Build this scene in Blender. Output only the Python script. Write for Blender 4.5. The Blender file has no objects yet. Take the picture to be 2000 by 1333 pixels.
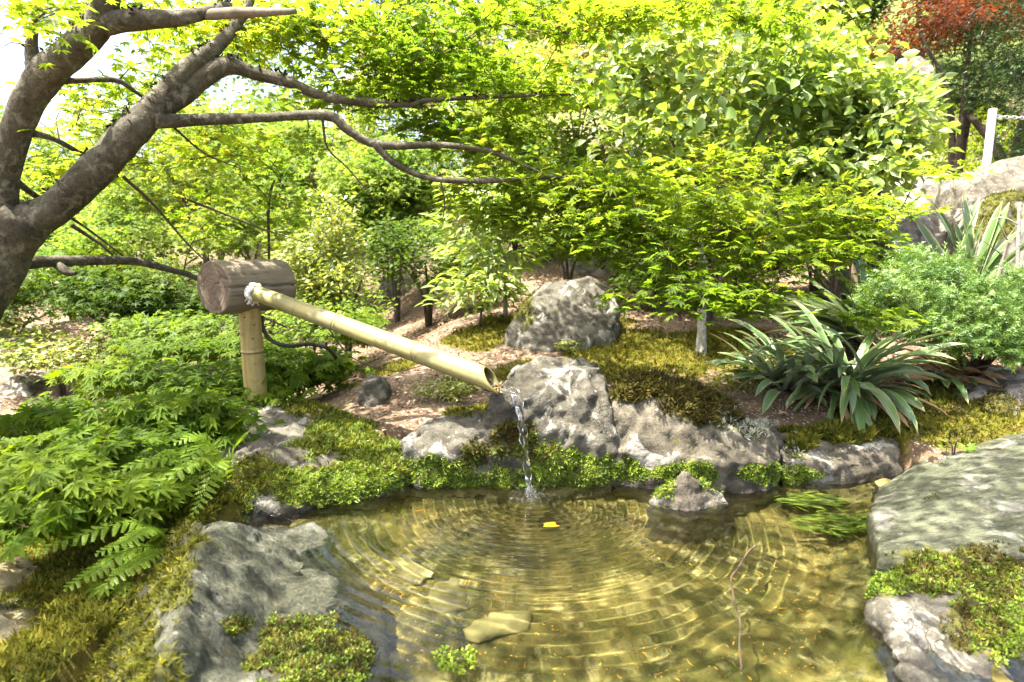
import bpy, bmesh, math, random
import numpy as np
from mathutils import Vector, Matrix, Euler
random.seed(7)
RNG = np.random.default_rng(11)
S = bpy.context.scene
COL = S.collection
R = math.radians

# ------------------------------------------------------------------ camera, light, exposure
PITCH = R(9.0); CAMZ = 0.70; LENS = 22.0; FPX = 2000 * LENS / 36.0
cam = bpy.data.objects.new('camera', bpy.data.cameras.new('camera')); COL.objects.link(cam)
cam.location = (0, 0, CAMZ); cam.rotation_euler = (math.pi / 2 - PITCH, 0, 0)
cam.data.lens = LENS; cam.data.sensor_width = 36; cam.data.clip_start = 0.02; cam.data.clip_end = 500
cam.data.dof.use_dof = True; cam.data.dof.focus_distance = 1.9; cam.data.dof.aperture_fstop = 4.5
S.camera = cam
SUNV = Vector((-0.34, -0.12, 0.93)).normalized()
W = bpy.data.worlds.new('World'); S.world = W; W.use_nodes = True
sky = W.node_tree.nodes.new('ShaderNodeTexSky'); sky.sky_type = 'NISHITA'; sky.sun_disc = False; sky.dust_density = 6.0; sky.air_density = .8; sky.ozone_density = .3
sky.sun_elevation = math.asin(SUNV.z); sky.sun_rotation = math.atan2(SUNV.x, SUNV.y)
bg = W.node_tree.nodes['Background']; bg.inputs['Strength'].default_value = 0.15
W.node_tree.links.new(sky.outputs[0], bg.inputs[0])
sl = bpy.data.lights.new('sun', 'SUN'); sl.energy = 4.6; sl.angle = R(0.5); sl.color = (1.0, 0.95, 0.86)
sun = bpy.data.objects.new('sun', sl); COL.objects.link(sun); sun.location = (-3, -3, 9)
sun.rotation_euler = SUNV.to_track_quat('Z', 'Y').to_euler()
sl.cycles.is_caustics_light = True
S.view_settings.view_transform = 'Standard'; S.view_settings.look = 'None'
S.view_settings.gamma = 1.0; S.view_settings.use_curve_mapping = False
S.view_settings.exposure = 2.5
S.render.engine = 'CYCLES'
cy = S.cycles
cy.use_denoising = True; cy.denoiser = 'OPENIMAGEDENOISE'
cy.max_bounces = 12; cy.diffuse_bounces = 6; cy.glossy_bounces = 3; cy.transmission_bounces = 8; cy.transparent_max_bounces = 8
cy.caustics_refractive = True; cy.caustics_reflective = False; cy.blur_glossy = 0.5; cy.sample_clamp_indirect = 6

# ------------------------------------------------------------------ pixel <-> world helpers (2000 x 1333 photo)
CF = np.array([0, math.cos(PITCH), -math.sin(PITCH)]); CU = np.array([0, math.sin(PITCH), math.cos(PITCH)]); CR = np.array([1.0, 0, 0])
CP = np.array([0, 0, CAMZ])
def ray(px, py): return CF + CR * ((px - 1000) / FPX) + CU * ((666.5 - py) / FPX)
def P(px, py, Y):
    d = ray(px, py); return CP + d * (Y / d[1])
def G(px, py, z=0.0):
    d = ray(px, py); return CP + d * ((z - CAMZ) / d[2])
def proj(p):
    q = np.asarray(p, float) - CP; d = q @ CF
    return 1000 + FPX * (q @ CR) / np.maximum(d, 1e-3), 666.5 - FPX * (q @ CU) / np.maximum(d, 1e-3), d

# ------------------------------------------------------------------ noise
def _h(i, j, k, s):
    n = (i.astype(np.int64) * 374761393 + j.astype(np.int64) * 668265263 + k.astype(np.int64) * 2147483647 + s * 1274126177) & 0xffffffff
    n = ((n ^ (n >> 13)) * 1274126177) & 0xffffffff
    n = ((n ^ (n >> 15)) * 2246822519) & 0xffffffff
    return (n ^ (n >> 16))
def perlin(p, seed=0):
    p = np.asarray(p, float); i = np.floor(p).astype(np.int64); f = p - i
    u = f * f * f * (f * (f * 6 - 15) + 10); out = 0
    for dx in (0, 1):
        for dy in (0, 1):
            for dz in (0, 1):
                h = _h(i[:, 0] + dx, i[:, 1] + dy, i[:, 2] + dz, seed)
                gx = ((h & 1023) / 511.5) - 1; gy = (((h >> 10) & 1023) / 511.5) - 1; gz = (((h >> 20) & 1023) / 511.5) - 1
                w = (u[:, 0] if dx else 1 - u[:, 0]) * (u[:, 1] if dy else 1 - u[:, 1]) * (u[:, 2] if dz else 1 - u[:, 2])
                out = out + w * (gx * (f[:, 0] - dx) + gy * (f[:, 1] - dy) + gz * (f[:, 2] - dz))
    return out * 1.2
def fbm(p, oct=4, seed=0, gain=0.5, lac=2.03):
    p = np.asarray(p, float); a = 1.0; t = 0; r = 0
    for o in range(oct):
        r = r + a * perlin(p, seed + o * 17); t += a; a *= gain; p = p * lac + 5.3
    return r / t * 1.6
def ridged(p, oct=3, seed=0):
    p = np.asarray(p, float); a = 1.0; t = 0; r = 0
    for o in range(oct):
        r = r + a * (1 - np.abs(perlin(p, seed + o * 13)) * 2.2); t += a; a *= .5; p = p * 2.1 + 3.1
    return r / t
def sstep(a, b, x):
    t = np.clip((np.asarray(x, float) - a) / (b - a), 0, 1); return t * t * (3 - 2 * t)
def unit(v): return v / np.maximum(np.linalg.norm(v, axis=-1, keepdims=True), 1e-9)

# ------------------------------------------------------------------ object helpers
def tag(o, label=None, cat=None, group=None, kind=None):
    if label: o['label'] = label
    if cat: o['category'] = cat
    if group: o['group'] = group
    if kind: o['kind'] = kind
    return o
def thing(name, loc, label, cat, group=None):
    o = bpy.data.objects.new(name, None); o.empty_display_size = 0.05; COL.objects.link(o); o.location = tuple(loc)
    return tag(o, label, cat, group)
def mk_mesh(name, v, f, mat=None, smooth=True, attrs=None):
    """v (n,3); f = list of (m,k) int arrays or lists"""
    me = bpy.data.meshes.new(name)
    v = np.ascontiguousarray(v, np.float32)
    groups = [np.asarray(a, np.int32) for a in f if len(a)]
    nl = sum(a.size for a in groups); nf = sum(len(a) for a in groups)
    me.vertices.add(len(v)); me.vertices.foreach_set('co', v.ravel())
    me.loops.add(nl); me.loops.foreach_set('vertex_index', np.concatenate([a.ravel() for a in groups]))
    tot = np.concatenate([np.full(len(a), a.shape[1], np.int32) for a in groups])
    st = np.concatenate([[0], np.cumsum(tot)[:-1]]).astype(np.int32)
    me.polygons.add(nf); me.polygons.foreach_set('loop_start', st)
    try: me.polygons.foreach_set('loop_total', tot)
    except Exception: pass
    me.polygons.foreach_set('use_smooth', np.full(nf, smooth, bool))
    me.update(calc_edges=True)
    for k, a in (attrs or {}).items():
        at = me.attributes.new(k, 'FLOAT', 'POINT'); at.data.foreach_set('value', np.ascontiguousarray(a, np.float32))
    if mat: me.materials.append(mat)
    return me
def link(name, me, parent=None, kind=None):
    o = bpy.data.objects.new(name, me); COL.objects.link(o)
    if parent: o.parent = parent
    if kind: o['kind'] = kind
    return o
def wloc(o):
    l = np.zeros(3)
    while o is not None:
        l = l + np.array(o.location); o = o.parent
    return l
def obj(name, v, f, mat, parent=None, kind=None, smooth=True, attrs=None):
    v = np.asarray(v, float)
    if parent is not None: v = v - wloc(parent)
    return link(name, mk_mesh(name, v, f, mat, smooth, attrs), parent, kind)

class MB:
    def __init__(s): s.v = []; s.f3 = []; s.f4 = []; s.n = 0; s.a = []
    def add(s, v, f, a=0.5):
        v = np.asarray(v, float); f = np.asarray(f, np.int64)
        s.v.append(v); (s.f3 if f.shape[1] == 3 else s.f4).append(f + s.n); s.n += len(v)
        s.a.append(np.broadcast_to(np.asarray(a, float), (len(v),)))
        return s
    def obj(s, name, mat, parent=None, kind=None, smooth=True, aname='tint'):
        fs = []
        if s.f3: fs.append(np.concatenate(s.f3))
        if s.f4: fs.append(np.concatenate(s.f4))
        return obj(name, np.concatenate(s.v), fs, mat, parent, kind, smooth, {aname: np.concatenate(s.a)})

def catmull(pts, step):
    pts = np.asarray(pts, float); n = len(pts)
    if n < 3:
        k = max(2, int(np.linalg.norm(pts[-1][:3] - pts[0][:3]) / step) + 1)
        return pts[0] + (pts[-1] - pts[0]) * np.linspace(0, 1, k)[:, None]
    e = np.vstack([2 * pts[0] - pts[1], pts, 2 * pts[-1] - pts[-2]]); out = []
    for i in range(n - 1):
        p0, p1, p2, p3 = e[i:i + 4]; k = max(2, int(np.linalg.norm(p2[:3] - p1[:3]) / step))
        t = (np.arange(k) / k)[:, None]
        out.append(.5 * (2 * p1 + (p2 - p0) * t + (2 * p0 - 5 * p1 + 4 * p2 - p3) * t ** 2 + (3 * p1 - p0 - 3 * p2 + p3) * t ** 3))
    out.append(pts[-1:]); return np.concatenate(out)
def tube(path, rad, sides=8, cap=True, wob=0.0, seed=0, wscale=20):
    path = np.asarray(path, float); n = len(path); rad = np.broadcast_to(np.asarray(rad, float), (n,))
    t = unit(np.gradient(path, axis=0))
    a = np.array([0, 0, 1.0]) if abs(t[0][2]) < .9 else np.array([1.0, 0, 0])
    u = np.zeros((n, 3)); u[0] = unit(a - t[0] * (a @ t[0]))
    for i in range(1, n): u[i] = unit(u[i - 1] - t[i] * (u[i - 1] @ t[i]))
    w = np.cross(t, u); th = np.arange(sides) * 2 * math.pi / sides
    ring = u[:, None, :] * np.cos(th)[None, :, None] + w[:, None, :] * np.sin(th)[None, :, None]
    rr = rad[:, None] * np.ones((1, sides))
    if wob:
        q = (path[:, None, :] + ring * rad[:, None, None]).reshape(-1, 3)
        rr = rr * (1 + wob * fbm(q * wscale, 3, seed).reshape(n, sides))
    v = (path[:, None, :] + ring * rr[:, :, None]).reshape(-1, 3)
    i, j = np.meshgrid(np.arange(n - 1), np.arange(sides), indexing='ij'); j2 = (j + 1) % sides
    f = np.stack([i * sides + j, i * sides + j2, (i + 1) * sides + j2, (i + 1) * sides + j], -1).reshape(-1, 4)
    if cap:
        v = np.vstack([v, path[:1], path[-1:]])
        c0 = n * sides; js = np.arange(sides); j2 = (js + 1) % sides; b = (n - 1) * sides
        caps = np.concatenate([np.stack([np.full(sides, c0), j2, js, js], -1), np.stack([np.full(sides, c0 + 1), b + js, b + j2, b + j2], -1)])
        return v, f, caps[:, :3]
    return v, f, np.zeros((0, 3), int)
def add_tube(mb, path, rad, sides=8, a=.5, **k):
    v, f, c = tube(path, rad, sides, **k)
    n0 = mb.n; mb.add(v, f, a)
    if len(c): mb.f3.append(c + n0)

# ------------------------------------------------------------------ node material helper
class Mat:
    def __init__(s, name):
        s.m = bpy.data.materials.new(name); s.m.use_nodes = True; s.t = s.m.node_tree; s.t.nodes.clear()
        s.out = s.t.nodes.new('ShaderNodeOutputMaterial'); s._tc = None
    def n(s, ty, ins=None, **props):
        nd = s.t.nodes.new(ty)
        for k, v in props.items(): setattr(nd, k, v)
        for k, v in (ins or {}).items():
            if isinstance(v, bpy.types.NodeSocket): s.t.links.new(v, nd.inputs[k])
            else:
                i = nd.inputs[k]
                if i.type == 'RGBA' and len(v) == 3: v = (*v, 1)
                i.default_value = v
        return nd
    def co(s, scale=(1, 1, 1)):
        if s._tc is None: s._tc = s.n('ShaderNodeTexCoord')
        if scale == (1, 1, 1): return s._tc.outputs['Object']
        return s.n('ShaderNodeMapping', {'Vector': s._tc.outputs['Object'], 'Scale': scale}).outputs[0]
    def noise(s, scale, det=4, rough=.55, vec=None, dist=0.0):
        return s.n('ShaderNodeTexNoise', {'Vector': vec if vec is not None else s.co(), 'Scale': scale, 'Detail': det, 'Roughness': rough, 'Distortion': dist}).outputs[0]
    def vor(s, scale, vec=None, feat='F1', out=0, rnd=1.0):
        return s.n('ShaderNodeTexVoronoi', {'Vector': vec if vec is not None else s.co(), 'Scale': scale, 'Randomness': rnd}, feature=feat).outputs[out]
    def ramp(s, fac, stops, interp='LINEAR'):
        r = s.n('ShaderNodeValToRGB', {'Fac': fac}); r.color_ramp.interpolation = interp; e = r.color_ramp.elements
        while len(e) < len(stops): e.new(.5)
        for x, (p, c) in zip(e, stops):
            x.position = p; x.color = (c, c, c, 1) if isinstance(c, (int, float)) else (*c, 1)
        return r.outputs[0]
    def mix(s, fac, a, b, mode='MIX'):
        nd = s.n('ShaderNodeMix', {}, data_type='RGBA', blend_type=mode)
        for idx, v in ((0, fac), (6, a), (7, b)):
            if isinstance(v, bpy.types.NodeSocket): s.t.links.new(v, nd.inputs[idx])
            else: nd.inputs[idx].default_value = v if idx == 0 else (*v, 1)
        return nd.outputs[2]
    def math(s, op, a, b=0.0, c=None):
        d = {0: a, 1: b}
        if c is not None: d[2] = c
        return s.n('ShaderNodeMath', d, operation=op).outputs[0]
    def attr(s, name): return s.n('ShaderNodeAttribute', attribute_name=name).outputs['Fac']
    def bump(s, h, strength=.4, dist=.01, nrm=None):
        d = {'Height': h, 'Strength': strength, 'Distance': dist}
        if nrm is not None: d['Normal'] = nrm
        return s.n('ShaderNodeBump', d).outputs[0]
    def pbsdf(s, color, rough=.8, normal=None, spec=.3, **kw):
        d = {'Base Color': color, 'Roughness': rough, 'Specular IOR Level': spec}
        if normal is not None: d['Normal'] = normal
        d.update(kw)
        return s.n('ShaderNodeBsdfPrincipled', d).outputs[0]
    def done(s, sh): s.t.links.new(sh, s.out.inputs[0]); return s.m
    def vscale(s, a, k): return s.mix(1.0, a, (k, k, k) if isinstance(k, (int, float)) else k, 'MULTIPLY')

def leaf_mat(name, stops, trans=(1.5, 1.35, .55), tf=.5, gloss=.05, rough=.45):
    m = Mat(name); t = m.attr('tint')
    c = m.ramp(t, stops)
    c = m.mix(m.ramp(m.noise(35, 2), [(.35, 0.0), (.75, .35)]), c, m.vscale(c, (1.25, 1.15, .8)))
    tc = m.vscale(c, trans)
    d = m.n('ShaderNodeBsdfDiffuse', {'Color': c}).outputs[0]
    tr = m.n('ShaderNodeBsdfTranslucent', {'Color': tc}).outputs[0]
    s1 = m.n('ShaderNodeMixShader', {0: tf, 1: d, 2: tr}).outputs[0]
    g = m.n('ShaderNodeBsdfGlossy', {'Color': (1, 1, 1), 'Roughness': rough}).outputs[0]
    lw = m.n('ShaderNodeFresnel', {'IOR': 1.4}).outputs[0]
    fac = m.math('MULTIPLY', m.math('MINIMUM', lw, .12), gloss / .04 * .5)
    return m.done(m.n('ShaderNodeMixShader', {0: fac, 1: s1, 2: g}).outputs[0])

def rock_mat(name, c0, c1, c2, lich=(.34, .33, .275), moss=((.035, .04, .008), (.09, .085, .012)), wet=True, smear=(1, 1, 1), lamt=.5):
    m = Mat(name)
    v = m.co(smear) if smear != (1, 1, 1) else m.co()
    n1 = m.noise(5, 10, .68, v, .6); n2 = m.noise(24, 10, .72, v, .3); n3 = m.noise(170, 5, .7)
    c = m.ramp(n1, [(.3, c0), (.5, c1), (.72, c2)])
    c = m.mix(m.ramp(n2, [(.42, .8), (.52, 0)]), c, m.vscale(c, (.42, .41, .38)))
    c = m.mix(m.ramp(n3, [(.42, .0), (.62, .55)]), c, m.vscale(c, (1.7, 1.66, 1.55)))
    c = m.mix(m.ramp(m.noise(330, 2), [(.34, .6), (.45, 0)]), c, m.vscale(c, (.4, .4, .38)))
    l = m.math('MULTIPLY', m.ramp(m.noise(9, 9, .7, None, .8), [(.55, 0), (.585, 1)]), lamt)
    c = m.mix(l, c, m.vscale(m.mix(m.ramp(m.noise(90, 3), [(.4, 0), (.6, 1)]), lich, m_scale(lich, .72)), 1.0))
    vc = m.vor(34, None, 'F1'); sp = m.ramp(vc, [(.12, 1), (.17, 0)])
    spm = m.math('MULTIPLY', sp, m.ramp(m.noise(4, 2), [(.5, 0), (.6, .8)]))
    c = m.mix(spm, c, (.30, .32, .25))
    cr = m.ramp(m.vor(7, m.n('ShaderNodeVectorMath', {0: v, 1: m.n('ShaderNodeTexNoise', {'Vector': v, 'Scale': 6.0, 'Detail': 4.0}).outputs[1]}, operation='ADD').outputs[0], 'DISTANCE_TO_EDGE'), [(0, 1), (.025, 0)])
    crm = m.math('MULTIPLY', m.math('MULTIPLY', cr, .7), m.ramp(m.noise(2.2, 2), [(.5, 0), (.62, 1)]))
    c = m.mix(crm, c, m_scale(c0, .25))
    st = m.ramp(m.noise(3.2, 5, .65, None, 1.5), [(.46, 0), (.6, .75)]); c = m.mix(st, c, m.vscale(c, (.42, .40, .34)))
    ms = m.attr('moss')
    mf = m.ramp(m.math('ADD', ms, m.math('MULTIPLY', m.math('SUBTRACT', m.noise(40, 4), .5), .9)), [(.38, 0), (.55, 1)])
    mc = m.mix(m.ramp(m.noise(30, 4), [(.35, 0), (.65, 1)]), moss[0], moss[1])
    c = m.mix(mf, c, mc)
    rough = .82
    if wet:
        z = m.n('ShaderNodeSeparateXYZ', {0: m.n('ShaderNodeNewGeometry').outputs['Position']}).outputs[2]
        zz = m.math('ADD', z, m.math('MULTIPLY', m.math('SUBTRACT', m.noise(18, 3), .5), .06))
        w = m.ramp(zz, [(.0, 1), (.035, 0)])
        c = m.mix(m.math('MULTIPLY', w, .5), c, m.vscale(c, (.4, .37, .32)))
        al = m.ramp(m.math('ADD', m.math('MULTIPLY', z, -8.0), m.math('MULTIPLY', m.math('SUBTRACT', n2, .5), .5)), [(.05, 0), (.35, .85)])
        c = m.mix(al, c, m.mix(m.ramp(m.noise(14, 6, .7), [(.38, 0), (.66, 1)]), (.07, .06, .016), (.30, .25, .11)))
        rough = m.ramp(w, [(0, .82), (1, .38)])
    h = m.math('ADD', m.math('MULTIPLY', n2, .6), m.math('ADD', m.math('MULTIPLY', n3, .25), m.math('MULTIPLY', crm, -.5)))
    b = m.bump(h, 1.0, .016)
    return m.done(m.pbsdf(c, rough, b, .35))
def m_scale(c, k): return tuple(x * k for x in c)

MR_grey = rock_mat('grey_rock', (0.0395, 0.0359, 0.0259), (0.0825, 0.0753, 0.0559), (0.1435, 0.1328, 0.1005), lamt=.7)
MR_green = rock_mat('greenish_rock', (0.0395, 0.0431, 0.0259), (0.0789, 0.0825, 0.0531), (0.1363, 0.1363, 0.0933), smear=(5, 5, 1.2), lamt=.35)
MR_slab = rock_mat('slab_rock', (0.0574, 0.0646, 0.0344), (0.0969, 0.1041, 0.061), (0.1507, 0.1543, 0.1005), smear=(1.2, 4, 4), lamt=.5)
MR_pale = rock_mat('pale_rock', (0.09, 0.0828, 0.0648), (0.171, 0.1575, 0.126), (0.252, 0.234, 0.1935), lich=(.38, .36, .3), wet=False)
MR_dark = rock_mat('dark_rock', (.06, .052, .036), (.10, .088, .064), (.14, .125, .095), wet=False)
MR_warm = rock_mat('warm_rock', (.046, .038, .026), (.088, .076, .053), (.142, .126, .092), lamt=.7)

def flat_attr_mat(name, stops, rough=.9, spec=.1, tf=0.0, nscale=60, amt=.4):
    m = Mat(name); c = m.ramp(m.attr('tint'), stops)
    c = m.mix(m.ramp(m.noise(nscale, 3), [(.3, 0), (.75, amt)]), c, m.vscale(c, (1.6, 1.5, 1.3)))
    sh = m.pbsdf(c, rough, None, spec)
    if tf:
        tr = m.n('ShaderNodeBsdfTranslucent', {'Color': m.vscale(c, (1.3, 1.25, .6))}).outputs[0]
        sh = m.n('ShaderNodeMixShader', {0: tf, 1: sh, 2: tr}).outputs[0]
    return m.done(sh)
M_moss_olive = flat_attr_mat('olive_moss', [(0, (.022, .026, .005)), (.4, (.062, .068, .009)), (.8, (.125, .128, .014)), (1, (.18, .15, .025))], tf=.3)
M_moss_green = flat_attr_mat('bright_moss', [(0, (.03, .05, .006)), (.5, (.11, .17, .014)), (1, (.24, .31, .03))], tf=.35, spec=.3, rough=.5)
M_moss_brown = flat_attr_mat('brown_moss', [(0, (.018, .015, .006)), (.5, (.052, .044, .011)), (1, (.115, .10, .02))], tf=.2)
M_lichen = flat_attr_mat('grey_lichen', [(0, (.16, .16, .12)), (1, (.36, .37, .29))])
M_litter = flat_attr_mat('leaf_litter', [(0, (.05, .028, .016)), (.5, (.17, .10, .06)), (1, (.36, .27, .19))], tf=.15)

def m_scale(c, k): return tuple(x * k for x in c)
def bark_mat(name, c0, c1, c2, smear=(1, 1, 1), pale=.5):
    m = Mat(name); n1 = m.noise(7, 9, .7, None, .4); n2 = m.noise(70, 6, .7, m.co(smear)); n3 = m.noise(30, 9, .72, None, .6); n4 = m.noise(200, 3)
    c = m.ramp(n1, [(.28, c0), (.5, c1), (.75, c2)])
    c = m.mix(m.math('MULTIPLY', m.ramp(n3, [(.5, 0), (.64, 1)]), pale), c, m_scale(c2, 1.9))
    c = m.mix(m.ramp(n2, [(.36, .6), (.48, 0)]), c, m_scale(c0, .55))
    c = m.mix(m.ramp(n4, [(.35, .2), (.5, 0)]), c, m_scale(c0, .4))
    h = m.math('ADD', n2, m.math('ADD', m.math('MULTIPLY', n3, .8), m.math('MULTIPLY', n4, .4)))
    return m.done(m.pbsdf(c, .9, m.bump(h, .5, .007), .15))
M_bark = bark_mat('maple_bark', (0.0324, 0.0274, 0.0173), (0.0684, 0.0605, 0.0418), (0.1152, 0.108, 0.0792), pale=.7)
M_twig = bark_mat('twig_bark', (.035, .022, .014), (.07, .05, .03), (.11, .085, .055), pale=.15)
M_palebark = bark_mat('pale_bark', (.16, .15, .125), (.30, .285, .24), (.42, .40, .35), pale=.4)
M_deadwood = bark_mat('dead_wood', (.11, .09, .062), (.19, .16, .12), (.27, .235, .185), (2, 2, 14), pale=.2)

# ------------------------------------------------------------------ terrain
POOL = np.array([(-.62, .50), (.72, .50), (.80, 1.0), (1.06, 1.55), (1.10, 1.80), (-.35, 1.80), (-.62, 1.45)])
def poly_sd(x, y, poly):
    x = np.asarray(x, float); y = np.asarray(y, float); d = np.full(x.shape, 1e9); ins = np.zeros(x.shape, bool); n = len(poly)
    for i in range(n):
        a = poly[i]; b = poly[(i + 1) % n]; e = b - a
        t = np.clip(((x - a[0]) * e[0] + (y - a[1]) * e[1]) / (e @ e), 0, 1)
        d = np.minimum(d, np.hypot(x - a[0] - e[0] * t, y - a[1] - e[1] * t))
        c = ((a[1] > y) != (b[1] > y)); ins ^= c & (x < (b[0] - a[0]) * (y - a[1]) / ((b[1] - a[1]) if b[1] != a[1] else 1e-9) + a[0])
    return np.where(ins, -d, d)
def H(x, y, detail=True):
    x = np.asarray(x, float); y = np.asarray(y, float); sh = np.broadcast(x, y).shape
    x = np.broadcast_to(x, sh).ravel(); y = np.broadcast_to(y, sh).ravel()
    zr = np.interp(y, [-30, .3, 1.2, 1.9, 2.7, 4.3, 5.2, 6.2, 10, 20, 60], [0, 0, .02, .10, .22, .40, .62, 1.0, 2.9, 7.5, 16])
    zl = np.interp(y, [-30, .2, 1.0, 2.2, 4.2, 7, 10, 20, 60], [-.3, -.28, -.25, -.18, -.06, .3, .9, 2.6, 7])
    w = sstep(-1.55, -.35, x + .18 * np.sin(y * 1.3) - .06 * (y - 2))
    z = zl * (1 - w) + zr * w
    z = z + sstep(1.1, 3.4, x) * sstep(1.6, 4.5, y) * .35            # right bank is higher
    q = np.stack([x, y, np.zeros_like(x)], -1)
    z = z + .05 * fbm(q * .8, 3, 5) * sstep(1.5, 5, y) * 3
    if detail: z = z + .022 * fbm(q * 4, 4, 9) + .006 * fbm(q * 22, 2, 3)
    sd = poly_sd(x, y, POOL)
    wd = .12 + .5 * (1 - sstep(1.45, 1.75, y)) * (x > 0)
    z = np.where(sd < wd, np.minimum(z, -.45 + sstep(0, wd, sd) * .40), z)
    return z.reshape(sh)
def axis(lo, hi, c, fine, n):
    t = np.linspace(-1, 1, n); k = 5.2
    s = np.sinh(t * k) / np.sinh(k)
    return np.where(s < 0, c + s * (c - lo), c + s * (hi - c))
gx = axis(-70, 70, .1, 0, 290); gy = axis(-12, 110, 2.0, 0, 270)
X, Y = np.meshgrid(gx, gy, indexing='xy'); Z = H(X, Y)
GV = np.stack([X.ravel(), Y.ravel(), Z.ravel()], -1)
ny, nx = X.shape; ii, jj = np.meshgrid(np.arange(ny - 1), np.arange(nx - 1), indexing='ij')
GFc = np.stack([ii * nx + jj, ii * nx + jj + 1, (ii + 1) * nx + jj + 1, (ii + 1) * nx + jj], -1).reshape(-1, 4)
# moss patches on the soil (world discs)
def disc(px, py, Yd, r): p = P(px, py, Yd); return (p[0], p[1], r)
SOILMOSS = [disc(1290, 660, 2.75, .34), disc(1180, 690, 2.55, .22), disc(1420, 640, 2.9, .25), disc(930, 650, 2.95, .20), disc(985, 600, 3.2, .16), disc(1040, 690, 2.5, .13),
            disc(1960, 740, 2.2, .35), disc(1850, 790, 2.0, .25), (-1.6, 1.2, .8), (-1.1, .95, .7), (-.95, 1.35, .5), (-2.2, 2.0, .6), disc(1000, 700, 2.45, .1), disc(1500, 700, 2.6, .3), disc(760, 690, 2.6, .14), disc(900, 720, 2.3, .10), disc(1150, 640, 3.2, .3), disc(1700, 800, 2.0, .15), disc(1330, 700, 2.5, .12)]
def soil_moss(x, y):
    m = np.zeros(np.shape(x))
    for cx, cyy, r in SOILMOSS: m = np.maximum(m, 1 - np.hypot(x - cx, (y - cyy) * .8) / r)
    q = np.stack([np.ravel(x), np.ravel(y), np.zeros(np.size(x))], -1)
    return np.clip(m * 1.6 + .55 * fbm(q * 6, 4, 31).reshape(np.shape(x)) * (m > -.4), 0, 1)
mo = soil_moss(X.ravel(), Y.ravel())
far = sstep(7, 10, Y.ravel())
m = Mat('soil')
n1 = m.noise(6, 6, .6); n2 = m.noise(55, 5, .65); n3 = m.noise(220, 2)
c = m.ramp(n1, [(.3, (.075, .050, .028)), (.5, (.155, .110, .068)), (.7, (.27, .205, .14))])
c = m.mix(m.ramp(n2, [(.35, 0), (.62, .7)]), c, m.vscale(c, (.5, .44, .4)))
c = m.mix(m.ramp(m.vor(60), [(.18, .75), (.3, 0)]), c, (.42, .36, .31))
c = m.mix(m.ramp(m.vor(120), [(.1, .8), (.2, 0)]), c, (.10, .06, .045))
mf = m.ramp(m.math('ADD', m.attr('moss'), m.math('MULTIPLY', m.math('SUBTRACT', n2, .5), .7)), [(.25, 0), (.45, 1)])
c = m.mix(mf, c, m.mix(m.ramp(m.noise(25, 4), [(.35, 0), (.65, 1)]), (.055, .048, .008), (.13, .105, .016)))
c = m.mix(m.attr('far'), c, m.mix(m.ramp(m.noise(3, 5), [(.35, 0), (.65, 1)]), (.07, .11, .02), (.15, .18, .04)))
M_soil = m.done(m.pbsdf(c, .95, m.bump(m.math('ADD', n2, m.math('MULTIPLY', n3, .5)), .7, .012), .15))
ground = obj('ground', GV, [GFc], M_soil, None, 'structure', True, {'moss': mo, 'far': far})

# ------------------------------------------------------------------ tufts scattered over a surface
def tri_sample(v, t, n, w=None):
    a = v[t[:, 0]]; b = v[t[:, 1]]; c = v[t[:, 2]]; ar = .5 * np.linalg.norm(np.cross(b - a, c - a), axis=1)
    if w is not None: ar = ar * w
    k = RNG.choice(len(t), n, p=ar / ar.sum()); r1 = np.sqrt(RNG.random(n))[:, None]; r2 = RNG.random(n)[:, None]
    p = a[k] * (1 - r1) + b[k] * r1 * (1 - r2) + c[k] * r1 * r2
    return p, unit(np.cross(b - a, c - a)[k]), k
def frames(nrm, head=None):
    n = unit(nrm)
    if head is None: head = RNG.normal(size=n.shape)
    x = unit(head - n * np.sum(head * n, -1, keepdims=True)); y = np.cross(n, x)
    return np.stack([x, y, n], -1)          # columns
def stamp(tv, tf, pos, Rm, size):
    """copies of a template baked into one mesh"""
    n = len(pos); size = np.broadcast_to(np.asarray(size, float).reshape(-1, 1) if np.ndim(size) < 2 else size, (n, 1) if np.ndim(size) < 2 else (n, 3))
    v = np.einsum('nij,kj->nki', Rm, tv) * (size[:, None, :] if size.shape[1] == 1 else 1)
    v = v + pos[:, None, :]
    f = (tf[None] + (np.arange(n) * len(tv))[:, None, None]).reshape(-1, tf.shape[1])
    return v.reshape(-1, 3), f
def blades(k, spread=.7, wid=.11, seed=0, bend=.3):
    r = np.random.default_rng(seed); v = []; f = []
    for i in range(k):
        a = r.random() * 6.28; l = .6 + .5 * r.random(); s = spread * (.3 + r.random())
        d = np.array([math.cos(a) * s, math.sin(a) * s, 1.0]); d /= np.linalg.norm(d); d *= l
        w = np.array([-math.sin(a), math.cos(a), 0]) * wid; o = np.array([math.cos(a), math.sin(a), 0]) * .15 * r.random()
        b = len(v); mid = o + d * .55; tip = o + d + np.array([math.cos(a), math.sin(a), -.4]) * bend * r.random()
        v += [o, mid + w * .55, mid - w * .55, tip]; f += [(b, b + 1, b + 2), (b + 2, b + 1, b + 3)]
    return np.array(v), np.array(f)
def rosette(k, seed=0):
    r = np.random.default_rng(seed); v = []; f = []
    for i in range(k):
        a = i * 2.4 + r.random(); e = .25 + .9 * r.random(); d = np.array([math.cos(a) * math.cos(e), math.sin(a) * math.cos(e), math.sin(e)])
        s = np.array([-math.sin(a), math.cos(a), 0]); l = .55 + .45 * r.random(); w = .20; b = len(v)
        v += [d * .1, d * l * .6 + s * w, d * l, d * l * .6 - s * w]; f += [(b, b + 1, b + 2), (b, b + 2, b + 3)]
    return np.array(v), np.array(f)
T_MOSS = [blades(4, .9, .17, i) for i in range(3)]
T_ROS = [rosette(5, i) for i in range(3)]
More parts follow.
